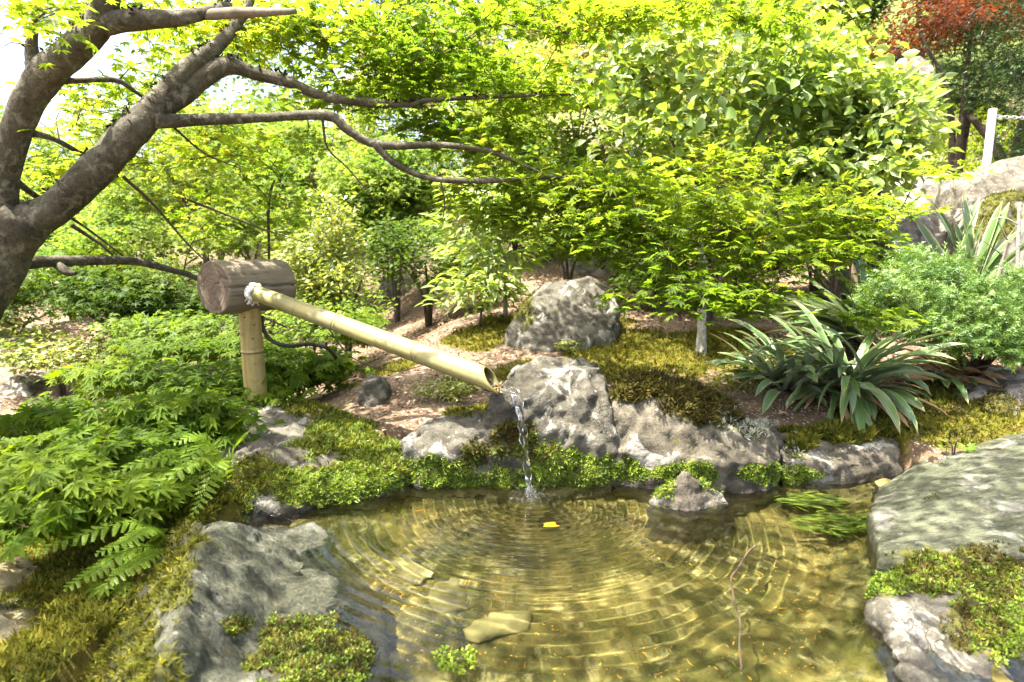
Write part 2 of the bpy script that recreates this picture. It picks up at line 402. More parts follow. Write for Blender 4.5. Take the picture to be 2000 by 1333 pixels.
def tufts(name, mat, parent, pts, nrm, size, kind='hair', up=.5, tbase=None):
    T = T_MOSS if kind == 'hair' else T_ROS
    mb = MB(); sel = RNG.integers(0, 3, len(pts)); n = unit(unit(nrm) + np.array([0, 0, up]) + RNG.normal(size=pts.shape) * .3)
    sz = size * (.6 + .8 * RNG.random(len(pts)))
    tb = RNG.random(len(pts)) if tbase is None else np.clip(tbase + RNG.normal(size=len(pts)) * .18, 0, 1)
    for i in range(3):
        q = sel == i
        if not q.any(): continue
        v, f = stamp(T[i][0], T[i][1], pts[q], frames(n[q]), sz[q]); mb.add(v, f, np.repeat(tb[q], len(T[i][0])))
    o = mb.obj(name, mat, parent, 'stuff', False); return o

# ------------------------------------------------------------------ rocks
def hull_mesh(hulls, vox, smooth=2):
    bm = bmesh.new()
    for pts in hulls:
        b2 = bmesh.new()
        for p in pts: b2.verts.new(p)
        r = bmesh.ops.convex_hull(b2, input=b2.verts); 
        dead = [g for g in r['geom_interior'] if isinstance(g, bmesh.types.BMVert)] + [g for g in r['geom_unused'] if isinstance(g, bmesh.types.BMVert)]
        if dead: bmesh.ops.delete(b2, geom=list(set(dead)), context='VERTS')
        bmesh.ops.recalc_face_normals(b2, faces=b2.faces)
        me = bpy.data.meshes.new('tmp'); b2.to_mesh(me); b2.free(); bm.from_mesh(me); bpy.data.meshes.remove(me)
    me = bpy.data.meshes.new('tmp'); bm.to_mesh(me); bm.free(); o = bpy.data.objects.new('tmp', me); COL.objects.link(o)
    md = o.modifiers.new('r', 'REMESH'); md.mode = 'VOXEL'; md.voxel_size = vox
    ms = o.modifiers.new('s', 'SMOOTH'); ms.factor = .5; ms.iterations = smooth
    dg = bpy.context.evaluated_depsgraph_get(); ev = o.evaluated_get(dg); em = ev.to_mesh()
    v = np.empty(len(em.vertices) * 3); em.vertices.foreach_get('co', v); v = v.reshape(-1, 3)
    em.calc_loop_triangles(); nq = len(em.polygons); f = np.empty(len(em.loops), np.int32); em.loops.foreach_get('vertex_index', f)
    tot = np.empty(nq, np.int32); em.polygons.foreach_get('loop_total', tot)
    st = np.concatenate([[0], np.cumsum(tot)[:-1]]); F4 = np.stack([f[st[tot == 4] + k] for k in range(4)], -1)
    F3 = np.stack([f[st[tot == 3] + k] for k in range(3)], -1) if (tot == 3).any() else np.zeros((0, 3), int)
    ev.to_mesh_clear(); bpy.data.objects.remove(o); bpy.data.meshes.remove(me)
    return v, F4, F3
def vnormals(v, F4):
    n = np.zeros_like(v); fn = np.cross(v[F4[:, 2]] - v[F4[:, 0]], v[F4[:, 3]] - v[F4[:, 1]])
    for k in range(4): np.add.at(n, F4[:, k], fn)
    return unit(n)
def extr(pts, zb=-.3, grow=1.0):
    pts = [np.asarray(p, float) for p in pts]; c = np.mean(pts, 0); out = list(pts)
    for p in pts:
        q = c + (p - c) * grow; out.append(np.array([q[0], q[1], zb]))
    return out
ROCKS = {}
def rock(hulls, mat, label, vox=.010, amp=.03, crag=.012, freq=5, moss=None, mosses=(), seed=0, group=None, name='rock', smooth=2, upmoss=0.0, cat='rock', fine=.004):
    """moss: list of (px,py,rx,ry) photo ellipses; mosses: list of (kind, mat, size, density/m2)"""
    v, F4, F3 = hull_mesh(hulls, vox, smooth); n = vnormals(v, F4)
    q = v + seed * 7.13
    d = amp * fbm(q * freq, 5, seed, .55) - crag * np.clip(ridged(q * freq * 1.3, 3, seed + 3) - .55, 0, 1) * 2.2
    strat = fbm(np.stack([q[:, 0] * 3, q[:, 1] * 3, q[:, 2] * 26 + q[:, 0] * 9], -1), 3, seed + 9)
    d = d + fine * strat * 1.3 + fine * 1.5 * fbm(q * 34, 4, seed + 5, .6) - fine * 2.2 * np.clip(ridged(q * 20, 3, seed + 8) - .62, 0, 1)
    v = v + n * d[:, None]; n = vnormals(v, F4)
    mm = np.zeros(len(v))
    px, py, dd = proj(v)
    for (cx, cyy, rx, ry) in (moss or []):
        mm = np.maximum(mm, 1.25 - np.sqrt(((px - cx) / rx) ** 2 + ((py - cyy) / ry) ** 2))
    if upmoss: mm = np.maximum(mm, upmoss * (n[:, 2] - .45) * 2)
    mm = np.clip(mm + .75 * fbm(q * 13, 4, seed + 21) * (mm > -.3), 0, 1)
    c = v.mean(0); c[2] = v[:, 2].min()
    t = thing(name, c, label, cat, group)
    # body is a part of the rock thing together with its moss
    obj('stone', v, [F4, F3] if len(F3) else [F4], mat, t, None, True, {'moss': mm})
    T = np.concatenate([F4[:, :3], F4[:, [0, 2, 3]]]); fm = mm[T].mean(1)
    ar = .5 * np.linalg.norm(np.cross(v[T[:, 1]] - v[T[:, 0]], v[T[:, 2]] - v[T[:, 0]]), axis=1)
    for (kind, mt, size, dens, region) in mosses:
        w = np.clip((fm - .32) * 3, 0, 1)
        tc_ = v[T].mean(1); w = w * ((tc_[:, 2] > -.01) | (poly_sd(tc_[:, 0], tc_[:, 1], POOL) > (-.02 if seed != 9 else -.10)))
        if region is not None:
            tx, ty = px[T].mean(1), py[T].mean(1); k = np.zeros(len(T))
            for (cx, cyy, rx, ry) in region: k = np.maximum(k, (((tx - cx) / rx) ** 2 + ((ty - cyy) / ry) ** 2 < 1.3))
            w = w * k
        inf_ = (px[T].mean(1) > -60) & (px[T].mean(1) < 2060) & (py[T].mean(1) < 1390); w = w * np.where(inf_, 1.0, .12)
        A = (ar * w).sum()
        if A < 1e-5: continue
        N = int(min(A * dens, 6000))
        p, pn, _ = tri_sample(v, T, N, w)
        tb = .5 + .5 * fbm(p * 25, 3, seed + 40)
        tufts('moss_cover' if mt is not M_lichen else 'lichen_cover', mt, t, p, pn, size, kind, .45, tb)
    ROCKS[label] = (v, n, F4); return t

W3 = lambda x, y, z: np.array([x, y, z])
HAIR, ROS = 'hair', 'ros'
# centre rock under the spout
rock([extr([P(955, 775, 1.72), P(1000, 718, 1.80), P(1060, 698, 1.88), P(1125, 698, 1.92), P(1178, 718, 1.86), P(1183, 770, 1.78), P(1204, 870, 1.74), P(1150, 900, 1.73), P(1000, 905, 1.74), P(940, 860, 1.75), P(1170, 705, 2.1), P(1010, 720, 2.1)], -.3, 1.03),
      extr([P(780, 858, 1.74), P(850, 815, 1.79), P(930, 795, 1.79), P(960, 790, 1.79), P(980, 860, 1.74), P(900, 880, 1.72), P(820, 890, 1.72), P(950, 790, 1.98), P(830, 830, 1.98)], -.3, 1.0)],
     MR_grey, 'tall grey basin rock directly behind the falling water', .0098, .03, .02, 6, seed=1,
     moss=[(1000, 945, 230, 42), (870, 925, 120, 40), (1090, 905, 90, 45), (1010, 860, 60, 50), (890, 800, 70, 18), (1180, 930, 60, 35), (930, 880, 40, 40)],
     mosses=[(ROS, M_moss_green, .0085, 52000, [(1000, 960, 260, 60), (1090, 905, 90, 60), (870, 930, 110, 45)]), (HAIR, M_moss_green, .013, 9000, [(1000, 945, 260, 60)]), (HAIR, M_moss_brown, .014, 22000, [(1010, 855, 80, 45), (930, 870, 50, 40)]), (HAIR, M_moss_olive, .014, 18000, [(890, 800, 80, 25)])])
# right-centre rock with brown moss cap
rock([extr([P(1215, 740, 1.85), P(1290, 732, 1.90), P(1370, 765, 1.90), P(1440, 800, 1.86), P(1192, 800, 1.78), P(1200, 880, 1.73), P(1300, 900, 1.70), P(1420, 880, 1.72), P(1380, 790, 1.80), P(1290, 745, 2.15), P(1420, 790, 2.15)], -.3, 1.02),
      extr([P(1350, 880, 1.70), P(1440, 815, 1.82), P(1500, 840, 1.84), P(1525, 860, 1.80), P(1530, 905, 1.72), P(1440, 905, 1.66), P(1350, 905, 1.65), P(1510, 830, 2.1)], -.3, 1.0)],
     MR_warm, 'brown grey basin rock with a thick brown moss cap right of the spout', .0098, .028, .018, 6, seed=2,
     moss=[(1290, 752, 100, 36), (1390, 790, 95, 42), (1215, 740, 40, 40), (1300, 925, 170, 24), (1480, 925, 60, 22), (1455, 820, 70, 40)],
     mosses=[(HAIR, M_moss_brown, .027, 22000, [(1330, 770, 170, 60), (1215, 740, 50, 50)]), (HAIR, M_moss_olive, .015, 9000, [(1330, 770, 170, 60)]), (ROS, M_moss_green, .0085, 52000, [(1340, 930, 240, 40)]), (HAIR, M_lichen, .018, 9000, [(1455, 822, 70, 42)])])
# low flat rock, right back
rock([extr([P(1515, 845, 1.86), P(1620, 835, 1.92), P(1735, 830, 1.96), P(1755, 870, 1.86), P(1762, 905, 1.78), P(1640, 905, 1.74), P(1530, 905, 1.74), P(1720, 830, 2.2), P(1540, 838, 2.2)], -.3, 1.0)],
     MR_warm, 'low flat basin rock with a moss lined top edge right of the lichen', .0098, .02, .016, 7, seed=3,
     moss=[(1630, 840, 140, 32), (1560, 870, 40, 30), (1545, 925, 60, 22)],
     mosses=[(HAIR, M_moss_olive, .023, 30000, [(1630, 840, 150, 40)]), (HAIR, M_moss_brown, .015, 9000, [(1560, 860, 60, 30)]), (ROS, M_moss_green, .009, 48000, [(1545, 925, 70, 30)]), (HAIR, M_lichen, .016, 5000, [(1530, 880, 40, 40)])])
rock([extr([P(1745, 842, 2.0), P(1800, 826, 2.05), P(1850, 835, 2.05), P(1855, 880, 1.95), P(1770, 895, 1.86), P(1745, 890, 1.86), P(1820, 828, 2.3)], -.3, 1.0)],
     MR_warm, 'small end rock capped with dark moss beside the right slab', .009, .018, .014, 8, seed=4,
     moss=[(1800, 832, 62, 26), (1770, 880, 30, 30)], mosses=[(HAIR, M_moss_brown, .017, 30000, [(1800, 835, 70, 40)]), (ROS, M_moss_green, .009, 48000, [(1770, 885, 30, 30)])])
# small triangular rock standing in the water
rock([extr([G(1262, 988, .0), G(1345, 1000, 0), G(1425, 985, 0), P(1335, 918, 1.60), P(1352, 922, 1.62), P(1420, 965, 1.62), P(1275, 965, 1.62), P(1390, 950, 1.72)], -.25, 1.0)],
     MR_warm, 'small peaked rock standing in the pool under the brown rock', .006, .014, .01, 9, seed=5, moss=[(1290, 950, 40, 22), (1395, 945, 40, 20)], mosses=[(HAIR, M_moss_green, .013, 30000, None)])
# right slab
rock([extr([P(1705, 960, 1.72), P(1790, 900, 1.80), P(1900, 868, 1.82), P(2005, 838, 1.84), P(2250, 780, 1.9), P(2300, 1000, 1.3), P(2000, 1085, 1.20), P(1715, 1100, 1.22), P(1698, 1010, 1.45)], -.3, .97)],
     MR_slab, 'big smooth greenish rock slab sloping into the pool at right', .012, .012, .006, 5, seed=6, moss=[(1850, 1085, 120, 16)], mosses=[(HAIR, M_moss_olive, .012, 9000, None)], fine=.002)
# right front mossy rock
rock([extr([P(1705, 1135, 1.16), P(1790, 1080, 1.22), P(1900, 1062, 1.26), P(2060, 1070, 1.26), P(2200, 1250, 1.0), P(2150, 1420, .85), P(1840, 1420, .83), P(1760, 1310, .92), P(1705, 1200, 1.06)], -.3, .98)],
     MR_grey, 'pale mossy rock at the lower right corner of the pool', .010, .03, .022, 7, seed=7,
     moss=[(1800, 1120, 140, 55), (1930, 1100, 110, 60), (1900, 1220, 60, 70), (1980, 1190, 60, 130)],
     mosses=[(ROS, M_moss_green, .0095, 32000, [(1790, 1130, 120, 60), (1970, 1220, 70, 110)]), (HAIR, M_moss_brown, .012, 26000, [(1900, 1110, 130, 70), (1890, 1230, 70, 70)])])
# left back rock with the post, mossy shoulder
rock([extr([P(445, 800, 2.0), P(480, 786, 2.05), P(550, 795, 1.98), P(585, 835, 1.86), P(610, 880, 1.72), P(640, 950, 1.60), P(600, 960, 1.56), P(470, 900, 1.70), P(430, 850, 1.85), P(410, 990, 1.60), P(560, 800, 2.25), P(450, 800, 2.25)], -.3, 1.0),
      extr([P(400, 985, 1.58), P(470, 900, 1.66), P(560, 910, 1.62), P(590, 990, 1.54), P(450, 1000, 1.53)], -.3, 1.0),
      extr([P(560, 790, 2.05), P(640, 795, 2.05), P(720, 825, 2.0), P(790, 860, 1.9), P(800, 920, 1.74), P(740, 945, 1.66), P(640, 960, 1.60), P(600, 880, 1.75), P(760, 840, 2.2), P(580, 790, 2.3)], -.3, 1.0)],
     MR_grey, 'grey rock with a mossy shoulder where the bamboo post stands', .0105, .025, .014, 6, seed=8,
     moss=[(600, 800, 70, 30), (680, 850, 110, 60), (700, 930, 120, 50), (500, 930, 75, 55), (620, 970, 110, 36), (450, 985, 50, 40), (760, 900, 60, 60)],
     mosses=[(HAIR, M_moss_olive, .017, 26000, [(650, 830, 130, 80), (500, 930, 80, 60), (740, 870, 80, 60)]), (HAIR, M_moss_green, .016, 16000, [(680, 900, 140, 80)]), (ROS, M_moss_green, .009, 48000, [(650, 965, 170, 45), (450, 990, 60, 30)])])
# left front rock (ridge + wet ledge)
rock([extr([G(402, 1005, .13), G(440, 1012, .12), G(365, 1130, .13), G(298, 1333, .11), G(250, 1500, .08), G(540, 1025, .03), G(600, 1080, -.01), G(560, 1200, -.02), G(520, 1400, -.03)], -.32, 1.02),
      extr([G(402, 1008, .12), G(365, 1130, .12), G(298, 1333, .10), G(235, 1500, .07), G(335, 1060, .0), G(225, 1200, -.03), G(110, 1400, -.08), G(275, 1060, -.20), G(60, 1300, -.24)], -.40, 1.0),
      extr([G(520, 1015, .025), G(620, 1022, .02), G(660, 1050, -.015), G(640, 1120, -.02), G(520, 1120, .0)], -.3, 1.0),
      extr([G(550, 1080, .012), G(625, 1110, .004), G(690, 1190, .004), G(720, 1270, -.006), G(725, 1360, -.004), G(470, 1400, .02), G(470, 1230, .02), G(600, 1230, .016), G(640, 1330, .016), G(760, 1330, -.06), G(745, 1200, -.07), G(660, 1110, -.06)], -.3, 1.0)],
     MR_green, 'tall greenish grey rock edging the pool at lower left', .0095, .02, .012, 6, seed=9,
     moss=[(335, 1110, 55, 130), (255, 1290, 85, 150), (170, 1300, 110, 150), (600, 1285, 170, 85), (690, 1270, 70, 70), (470, 1225, 40, 30), (520, 1010, 70, 14), (380, 1040, 30, 60)],
     mosses=[(HAIR, M_moss_olive, .014, 26000, [(250, 1190, 160, 200)]), (ROS, M_moss_green, .0085, 30000, [(600, 1280, 190, 90), (520, 1010, 80, 20)]), (HAIR, M_moss_brown, .011, 26000, [(570, 1265, 150, 70)])])
# lower-left ground rocks
for i, (pts, lb, mt, ms) in enumerate([
    ([(20, 1290, 1.0), (100, 1262, 1.05), (170, 1275, 1.05), (190, 1320, .98), (60, 1360, .9)], 'white quartz streaked stone in the moss at the lower left corner', MR_pale, [(60, 1300, 60, 30)]),
    ([(-60, 1200, 1.1), (60, 1150, 1.25), (120, 1190, 1.2), (90, 1240, 1.1), (-60, 1260, 1.05)], 'mossy grey stone under the fern at the left edge', MR_grey, [(80, 1180, 60, 30)]),
    ([(-30, 1120, 1.3), (40, 1085, 1.45), (90, 1110, 1.4), (60, 1150, 1.3)], 'small shaded grey stone below the low maple at left edge', MR_grey, []),
    ([(200, 1180, 1.15), (270, 1130, 1.25), (290, 1230, 1.08), (190, 1300, 1.0), (140, 1240, 1.1)], 'dark mossy stone leaning against the tall greenish rock', MR_dark, [(220, 1220, 90, 90)])]):
    w = [P(*q) for q in pts]; zb = min(q[2] for q in w) - .12
    rock([extr(w, zb, 1.1)], mt, lb, .01, .02, .012, 8, seed=20 + i, moss=ms, mosses=[(HAIR, M_moss_olive, .014, 20000, None)])

# ------------------------------------------------------------------ pool: bed, water
bx = np.linspace(-.75, 1.25, 200); by = np.linspace(.40, 1.95, 160); X, Y = np.meshgrid(bx, by)
q = np.stack([X.ravel(), Y.ravel(), np.zeros(X.size)], -1); sd = poly_sd(X.ravel(), Y.ravel(), POOL)
Zb = -.17 + .025 * fbm(q * 4, 4, 77) + .02 * np.abs(fbm(q * 9, 3, 78)) + .18 * sstep(-.22, .02, sd) - .05 * sstep(1.3, 1.6, q[:, 1]) * (1 - sstep(.6, .9, q[:, 0]))
n_ = X.shape; ii, jj = np.meshgrid(np.arange(n_[0] - 1), np.arange(n_[1] - 1), indexing='ij')
F = np.stack([ii * n_[1] + jj, ii * n_[1] + jj + 1, (ii + 1) * n_[1] + jj + 1, (ii + 1) * n_[1] + jj], -1).reshape(-1, 4)
m = Mat('pond_bed')
n1 = m.noise(5, 5, .6, None, .8); n2 = m.noise(24, 5, .65, None, .5)
c = m.ramp(n1, [(.28, (.018, .016, .005)), (.45, (.056, .048, .012)), (.58, (.125, .098, .026)), (.74, (.27, .22, .085))])
c = m.mix(m.ramp(n2, [(.36, .8), (.55, 0)]), c, (.035, .034, .008))
vv = m.n('ShaderNodeVectorMath', {0: m.co(), 1: m.n('ShaderNodeTexNoise', {'Scale': 9.0, 'Vector': m.co()}).outputs[1]}, operation='ADD').outputs[0]
c = m.mix(m.ramp(m.noise(13, 8, .7, None, .6), [(.54, 0), (.68, .7)]), c, (.30, .26, .11))
c = m.mix(m.math('MULTIPLY', m.ramp(m.vor(17, vv, 'F1'), [(.12, .8), (.2, 0)]), m.ramp(m.noise(3, 2), [(.5, 0), (.56, 1)])), c, (.50, .26, .03))
M_bed = m.done(m.pbsdf(c, .9, m.bump(n2, .6, .02), .2))
F = F[(sd[F] < .015).all(1)]
bed = obj('pond_bed', np.stack([X.ravel(), Y.ravel(), Zb], -1), [F], M_bed, None, 'structure')
bed.cycles.is_caustics_receiver = True
RC = G(1036, 973, 0)
wx = np.arange(-.60, 1.16, .0046); wy = np.arange(.60, 1.80, .0046); X, Y = np.meshgrid(wx, wy)
q = np.stack([X.ravel(), Y.ravel(), np.zeros(X.size)], -1)
r = np.hypot(q[:, 0] - RC[0], q[:, 1] - RC[1]); ang = np.arctan2(q[:, 1] - RC[1], q[:, 0] - RC[0])
ph = 2 * math.pi * (r / .026 - r * r * 7) + 1.25 * fbm(q * 5, 3, 4)
amp = .0018 * np.exp(-r / .47) * sstep(.0, .05, r) * (.7 + .8 * fbm(q * 4.5 + 3, 3, 8)) + .0018 * np.exp(-(r / .04) ** 2)
Zw = amp * np.sin(ph) + .00022 * fbm(np.stack([q[:, 0] * 9 + q[:, 1] * 5, q[:, 1] * 8 - q[:, 0] * 4, q[:, 0] * 3], -1), 3, 91) + .0010 * fbm(q * 5, 2, 95)
X2 = poly_sd(q[:, 0], q[:, 1], np.array([(-.50, .44), (.95, .44), (.95, 1.0), (1.2, 1.55), (1.2, 1.85), (-.5, 1.85), (-.56, 1.5), (-.52, 1.2)]))
keep = X2 < 0
n_ = X.shape; ii, jj = np.meshgrid(np.arange(n_[0] - 1), np.arange(n_[1] - 1), indexing='ij')
F = np.stack([ii * n_[1] + jj, ii * n_[1] + jj + 1, (ii + 1) * n_[1] + jj + 1, (ii + 1) * n_[1] + jj], -1).reshape(-1, 4)
F = F[keep[F].all(1)]; used = np.unique(F); remap = np.zeros(len(q), int); remap[used] = np.arange(len(used))
m = Mat('water')
gl = m.n('ShaderNodeBsdfGlass', {'Color': (.97, 1, .94), 'Roughness': 0.0, 'IOR': 1.33}).outputs[0]
M_water = m.done(gl)
water = obj('pool_water', np.stack([q[:, 0], q[:, 1], Zw], -1)[used], [remap[F]], M_water, None, 'structure')
water.cycles.is_caustics_caster = True


# ------------------------------------------------------------------ ground picking
def GP(px, py, tmax=30):
    d = ray(px, py); t = np.linspace(.5, tmax, 3000); p = CP + t[:, None] * d
    h = H(p[:, 0], p[:, 1]); k = np.nonzero(p[:, 2] < h)[0]
    return p[k[0]] if len(k) else p[-1]

# ------------------------------------------------------------------ bamboo spout: log head, post, pipe
def loc_obj(name, mb_or_vf, mat, parent, M, attrs=None, smooth=True):
    v, fs = mb_or_vf
    o = link(name, mk_mesh(name, v, fs, mat, smooth, attrs), parent)
    o.matrix_basis = Matrix.Translation(-Vector(wloc(parent))) @ M if parent is not None else M
    return o
Y_LOG = 2.10
cA = P(416, 562, Y_LOG - .085); cB = P(548, 562, Y_LOG + .135)
cA[2] -= 0; cB[2] = cA[2] - .004
spout = thing('bamboo_spout', P(500, 790, Y_LOG), 'bamboo water spout with a weathered log head on a bamboo post', 'water spout')
# log
axv = Vector(cB - cA); LL = axv.length; axv.normalize()
upv = Vector((0, 0, 1)); yv = upv.cross(axv).normalized(); zv = axv.cross(yv)
Mlog = Matrix.Translation(Vector(cA)) @ Matrix((axv, yv, zv)).transposed().to_4x4()
RL = .089
nr, ns = 60, 120
xs = np.linspace(0, LL, nr); th = np.arange(ns) * 2 * math.pi / ns
TH, XS = np.meshgrid(th, xs)
rad = RL * (1 + .02 * np.sin(TH * 2 + .5) + .012 * np.sin(TH * 3 + 1 + XS * 3) + .01 * fbm(np.stack([XS.ravel() * 5, np.cos(TH).ravel() * 1.5, np.sin(TH).ravel() * 1.5], -1), 2, 3).reshape(XS.shape))
def crack(c, w, dep, wob, x0, x1, sd):
    tc = c + wob * fbm(np.stack([XS.ravel() * 9, np.full(XS.size, sd), np.zeros(XS.size)], -1), 3, 5).reshape(XS.shape)
    dd = np.angle(np.exp(1j * (TH - tc))); return dep * np.exp(-(dd / w) ** 2) * sstep(x0, x0 + .03, XS) * (1 - sstep(x1 - .06, x1, XS))
# camera facing side of the log: angle measured from yv towards zv
vd = Vector(CP) - Vector((cA + cB) / 2); tcam = math.atan2(vd.dot(zv), vd.dot(yv))
ssgn = 1.0 if math.cos(math.pi / 2 - tcam) > 0 else -1.0
for (dc, w, dep, x0, x1) in ((.05, .030, .016, -.05, .6), (.72, .018, .005, .02, .6), (-.45, .014, .004, -.05, .2), (1.5, .03, .008, -.05, .6)):
    rad = rad - crack(tcam + (dc if True else 0), w, dep, .10, x0, x1, dc * 7)
endr = np.minimum(sstep(-.001, .008, XS), 1 - sstep(LL - .008, LL + .001, XS)); rad = rad * (.95 + .05 * endr)
v = np.stack([XS, rad * np.cos(TH), rad * np.sin(TH)], -1).reshape(-1, 3)
i, j = np.meshgrid(np.arange(nr - 1), np.arange(ns), indexing='ij'); j2 = (j + 1) % ns
F = np.stack([i * ns + j, i * ns + j2, (i + 1) * ns + j2, (i + 1) * ns + j], -1).reshape(-1, 4)
m = Mat('weathered_log')
g = m.noise(1.0, 6, .7, m.co((6, 90, 90))); g2 = m.noise(1.0, 4, .6, m.co((3, 24, 24))); g3 = m.noise(14, 4)
c = m.ramp(g, [(.25, (.05, .037, .023)), (.5, (.13, .105, .072)), (.75, (.24, .20, .145))])
c = m.mix(m.ramp(g2, [(.35, 0), (.7, .6)]), c, (.25, .21, .155))
c = m.mix(m.ramp(g3, [(.5, 0), (.7, .4)]), c, (.10, .075, .05))
M_log = m.done(m.pbsdf(c, .85, m.bump(g, .6, .004), .2))
log = loc_obj('log', (v, [F]), M_log, spout, Mlog)
for name, row, x0, sg in (('end_grain', 0, 0.0, -1), ('end_grain', nr - 1, LL, 1)):
    rr = v.reshape(nr, ns, 3)[row]; rings = [rr]
    K = 14
    for k in range(1, K):
        s_ = 1 - k / K; t_ = rr * np.array([1, s_, s_]); rough_ = .0012 * fbm(np.stack([np.cos(th) * 2, np.sin(th) * 2, np.full(ns, k * .8)], -1) * 3, 3, 8)
        cr = 0
        for a0, dp in ((2.6, .006), (4.4, .004), (.4, .003)): cr = cr - dp * np.exp(-(np.angle(np.exp(1j * (th - a0 - .15 * np.sin(k))))/ .06) ** 2) * (.3 + s_)
        t_[:, 0] = x0 + sg * (.004 * (1 - s_) + rough_ + cr * 1.0 + .0015 * math.sin(k * 2.4)); rings.append(t_)
    vv_ = np.concatenate(rings + [np.array([[x0 + sg * .004, 0, 0]])]); fq = []; ft = []
    for k in range(K - 1):
        for a in range(ns): b = (a + 1) % ns; fq.append((k * ns + a, k * ns + b, (k + 1) * ns + b, (k + 1) * ns + a))
    for a in range(ns): ft.append(((K - 1) * ns + a, (K - 1) * ns + (a + 1) % ns, K * ns))
    if sg < 0: fq = [f[::-1] for f in fq]; ft = [f[::-1] for f in ft]
    if row == 0:
        m = Mat('log_end_grain'); wv = m.n('ShaderNodeTexWave', {'Vector': m.co(), 'Scale': 75.0, 'Distortion': 1.6, 'Detail': 3.0, 'Detail Scale': 1.5}, wave_type='RINGS', rings_direction='X').outputs[1]
        c = m.ramp(wv, [(.1, (.10, .076, .053)), (.9, (.18, .142, .10))]); c = m.mix(m.ramp(m.noise(16, 4), [(.4, 0), (.65, .7)]), c, (.13, .09, .07))
        M_end = m.done(m.pbsdf(c, .88, m.bump(wv, .4, .003), .2))
    loc_obj(name, (vv_, [np.array(fq), np.array(ft)]), M_end, spout, Mlog)

def bamboo_mat(name, c0, c1, c2, axis_scale):
    m = Mat(name); g = m.noise(1.0, 5, .6, m.co(axis_scale)); n2 = m.noise(9, 4, .6); n3 = m.noise(70, 3)
    c = m.ramp(g, [(.3, c0), (.5, c1), (.7, c2)])
    c = m.mix(m.ramp(n2, [(.5, 0), (.72, .55)]), c, m_scale(c0, .6)); c = m.mix(m.ramp(m.vor(55), [(.06, .8), (.1, 0)]), c, (.05, .035, .015))
    c = m.mix(m.ramp(m.noise(4.5, 8, .7, None, .5), [(.45, 0), (.65, .6)]), c, (.17, .155, .085)); c = m.mix(m.ramp(m.noise(38, 6, .7), [(.56, 0), (.66, .55)]), c, (.085, .07, .03))
    c = m.mix(m.math('MULTIPLY', m.attr('node'), .7), c, m_scale(c0, .35))
    return m.done(m.pbsdf(c, .55, m.bump(m.math('ADD', n3, g), .2, .002), .3))
M_bpost = bamboo_mat('post_bamboo', (.20, .15, .045), (.30, .225, .075), (.38, .29, .10), (60, 60, 5))
M_bpipe = bamboo_mat('pipe_bamboo', (.16, .145, .05), (.24, .215, .08), (.31, .275, .115), (5, 60, 60))
def bamboo_profile(L, r0, r1, nodes, n=90):
    s_ = np.linspace(0, L, n)
    for nd in nodes: s_ = np.concatenate([s_, nd + np.linspace(-.012, .012, 13)])
    s_ = np.unique(np.clip(s_, 0, L)); r_ = r0 + (r1 - r0) * s_ / L; nd_ = np.zeros_like(s_)
    for nd in nodes:
        r_ = r_ + .0022 * np.exp(-((s_ - nd - .004) / .004) ** 2) - .0016 * np.exp(-((s_ - nd + .002) / .0018) ** 2)
        nd_ = np.maximum(nd_, np.exp(-((s_ - nd + .002) / .003) ** 2))
    return s_, r_, nd_
# post
pt = P(487, 612, Y_LOG); pb = P(500, 800, Y_LOG); pb[0] = pt[0] + .006; pt[2] = cA[2] - .04; pb[2] = .02
L = np.linalg.norm(pt - pb); zn = P(490, 688, Y_LOG)[2]
s_, r_, nd_ = bamboo_profile(L, .0385, .0345, [zn - pb[2]])
path = pb + (pt - pb) * (s_ / L)[:, None]; v, F, c3 = tube(path, r_, 32)
obj('post', v, [F, c3], M_bpost, spout, None, True, {'node': np.concatenate([np.repeat(nd_, 32), [0, 0]])})
# pipe
p0 = P(500, 573, Y_LOG - .07); p1 = P(958, 742, 1.71)
d = unit(p1 - p0); p0 = p0 - d * .05; L = np.linalg.norm(p1 - p0) + .012
Mx = Vector(d); My = Vector((0, 0, 1)).cross(Mx).normalized(); Mz = Mx.cross(My)
Mpipe = Matrix.Translation(Vector(p0)) @ Matrix((Mx, My, Mz)).transposed().to_4x4()
s_, r_, nd_ = bamboo_profile(L, .0250, .0305, [.05 + .33, .05 + .62], 60)
ns = 40; th = np.arange(ns) * 2 * math.pi / ns
def pipe_rings(rscale, cut):
    V = []
    for s1, r1 in zip(s_, r_):
        k = sstep(L * .55, L, s1); x = s1 - cut * k * (np.sin(th) - (-.2)) + 0 * th
        V.append(np.stack([x + 0 * th, r1 * rscale * np.cos(th), r1 * rscale * np.sin(th)], -1))
    return np.array(V)
outer = pipe_rings(1, .030); outer = outer + outer * np.array([0, 1, 1]) * (.012 * fbm(outer.reshape(-1, 3) * 9, 2, 4)).reshape(outer.shape[:2] + (1,))
inner = pipe_rings(.86, .030); n = len(s_)
V = np.concatenate([outer.reshape(-1, 3), inner.reshape(-1, 3)]); i, j = np.meshgrid(np.arange(n - 1), np.arange(ns), indexing='ij'); j2 = (j + 1) % ns
Fo = np.stack([i * ns + j, i * ns + j2, (i + 1) * ns + j2, (i + 1) * ns + j], -1).reshape(-1, 4); Fi = Fo[:, ::-1] + n * ns
a = np.arange(ns); b = (a + 1) % ns; lip = np.stack([(n - 1) * ns + a, (n - 1) * ns + b, n * ns + (n - 1) * ns + b, n * ns + (n - 1) * ns + a], -1)
pipe = loc_obj('pipe', (V, [Fo, Fi, lip]), M_bpipe, spout, Mpipe, {'node': np.concatenate([np.repeat(nd_, ns), np.full(n * ns, .9)])})  # inner wall takes the dark node tone along its whole length
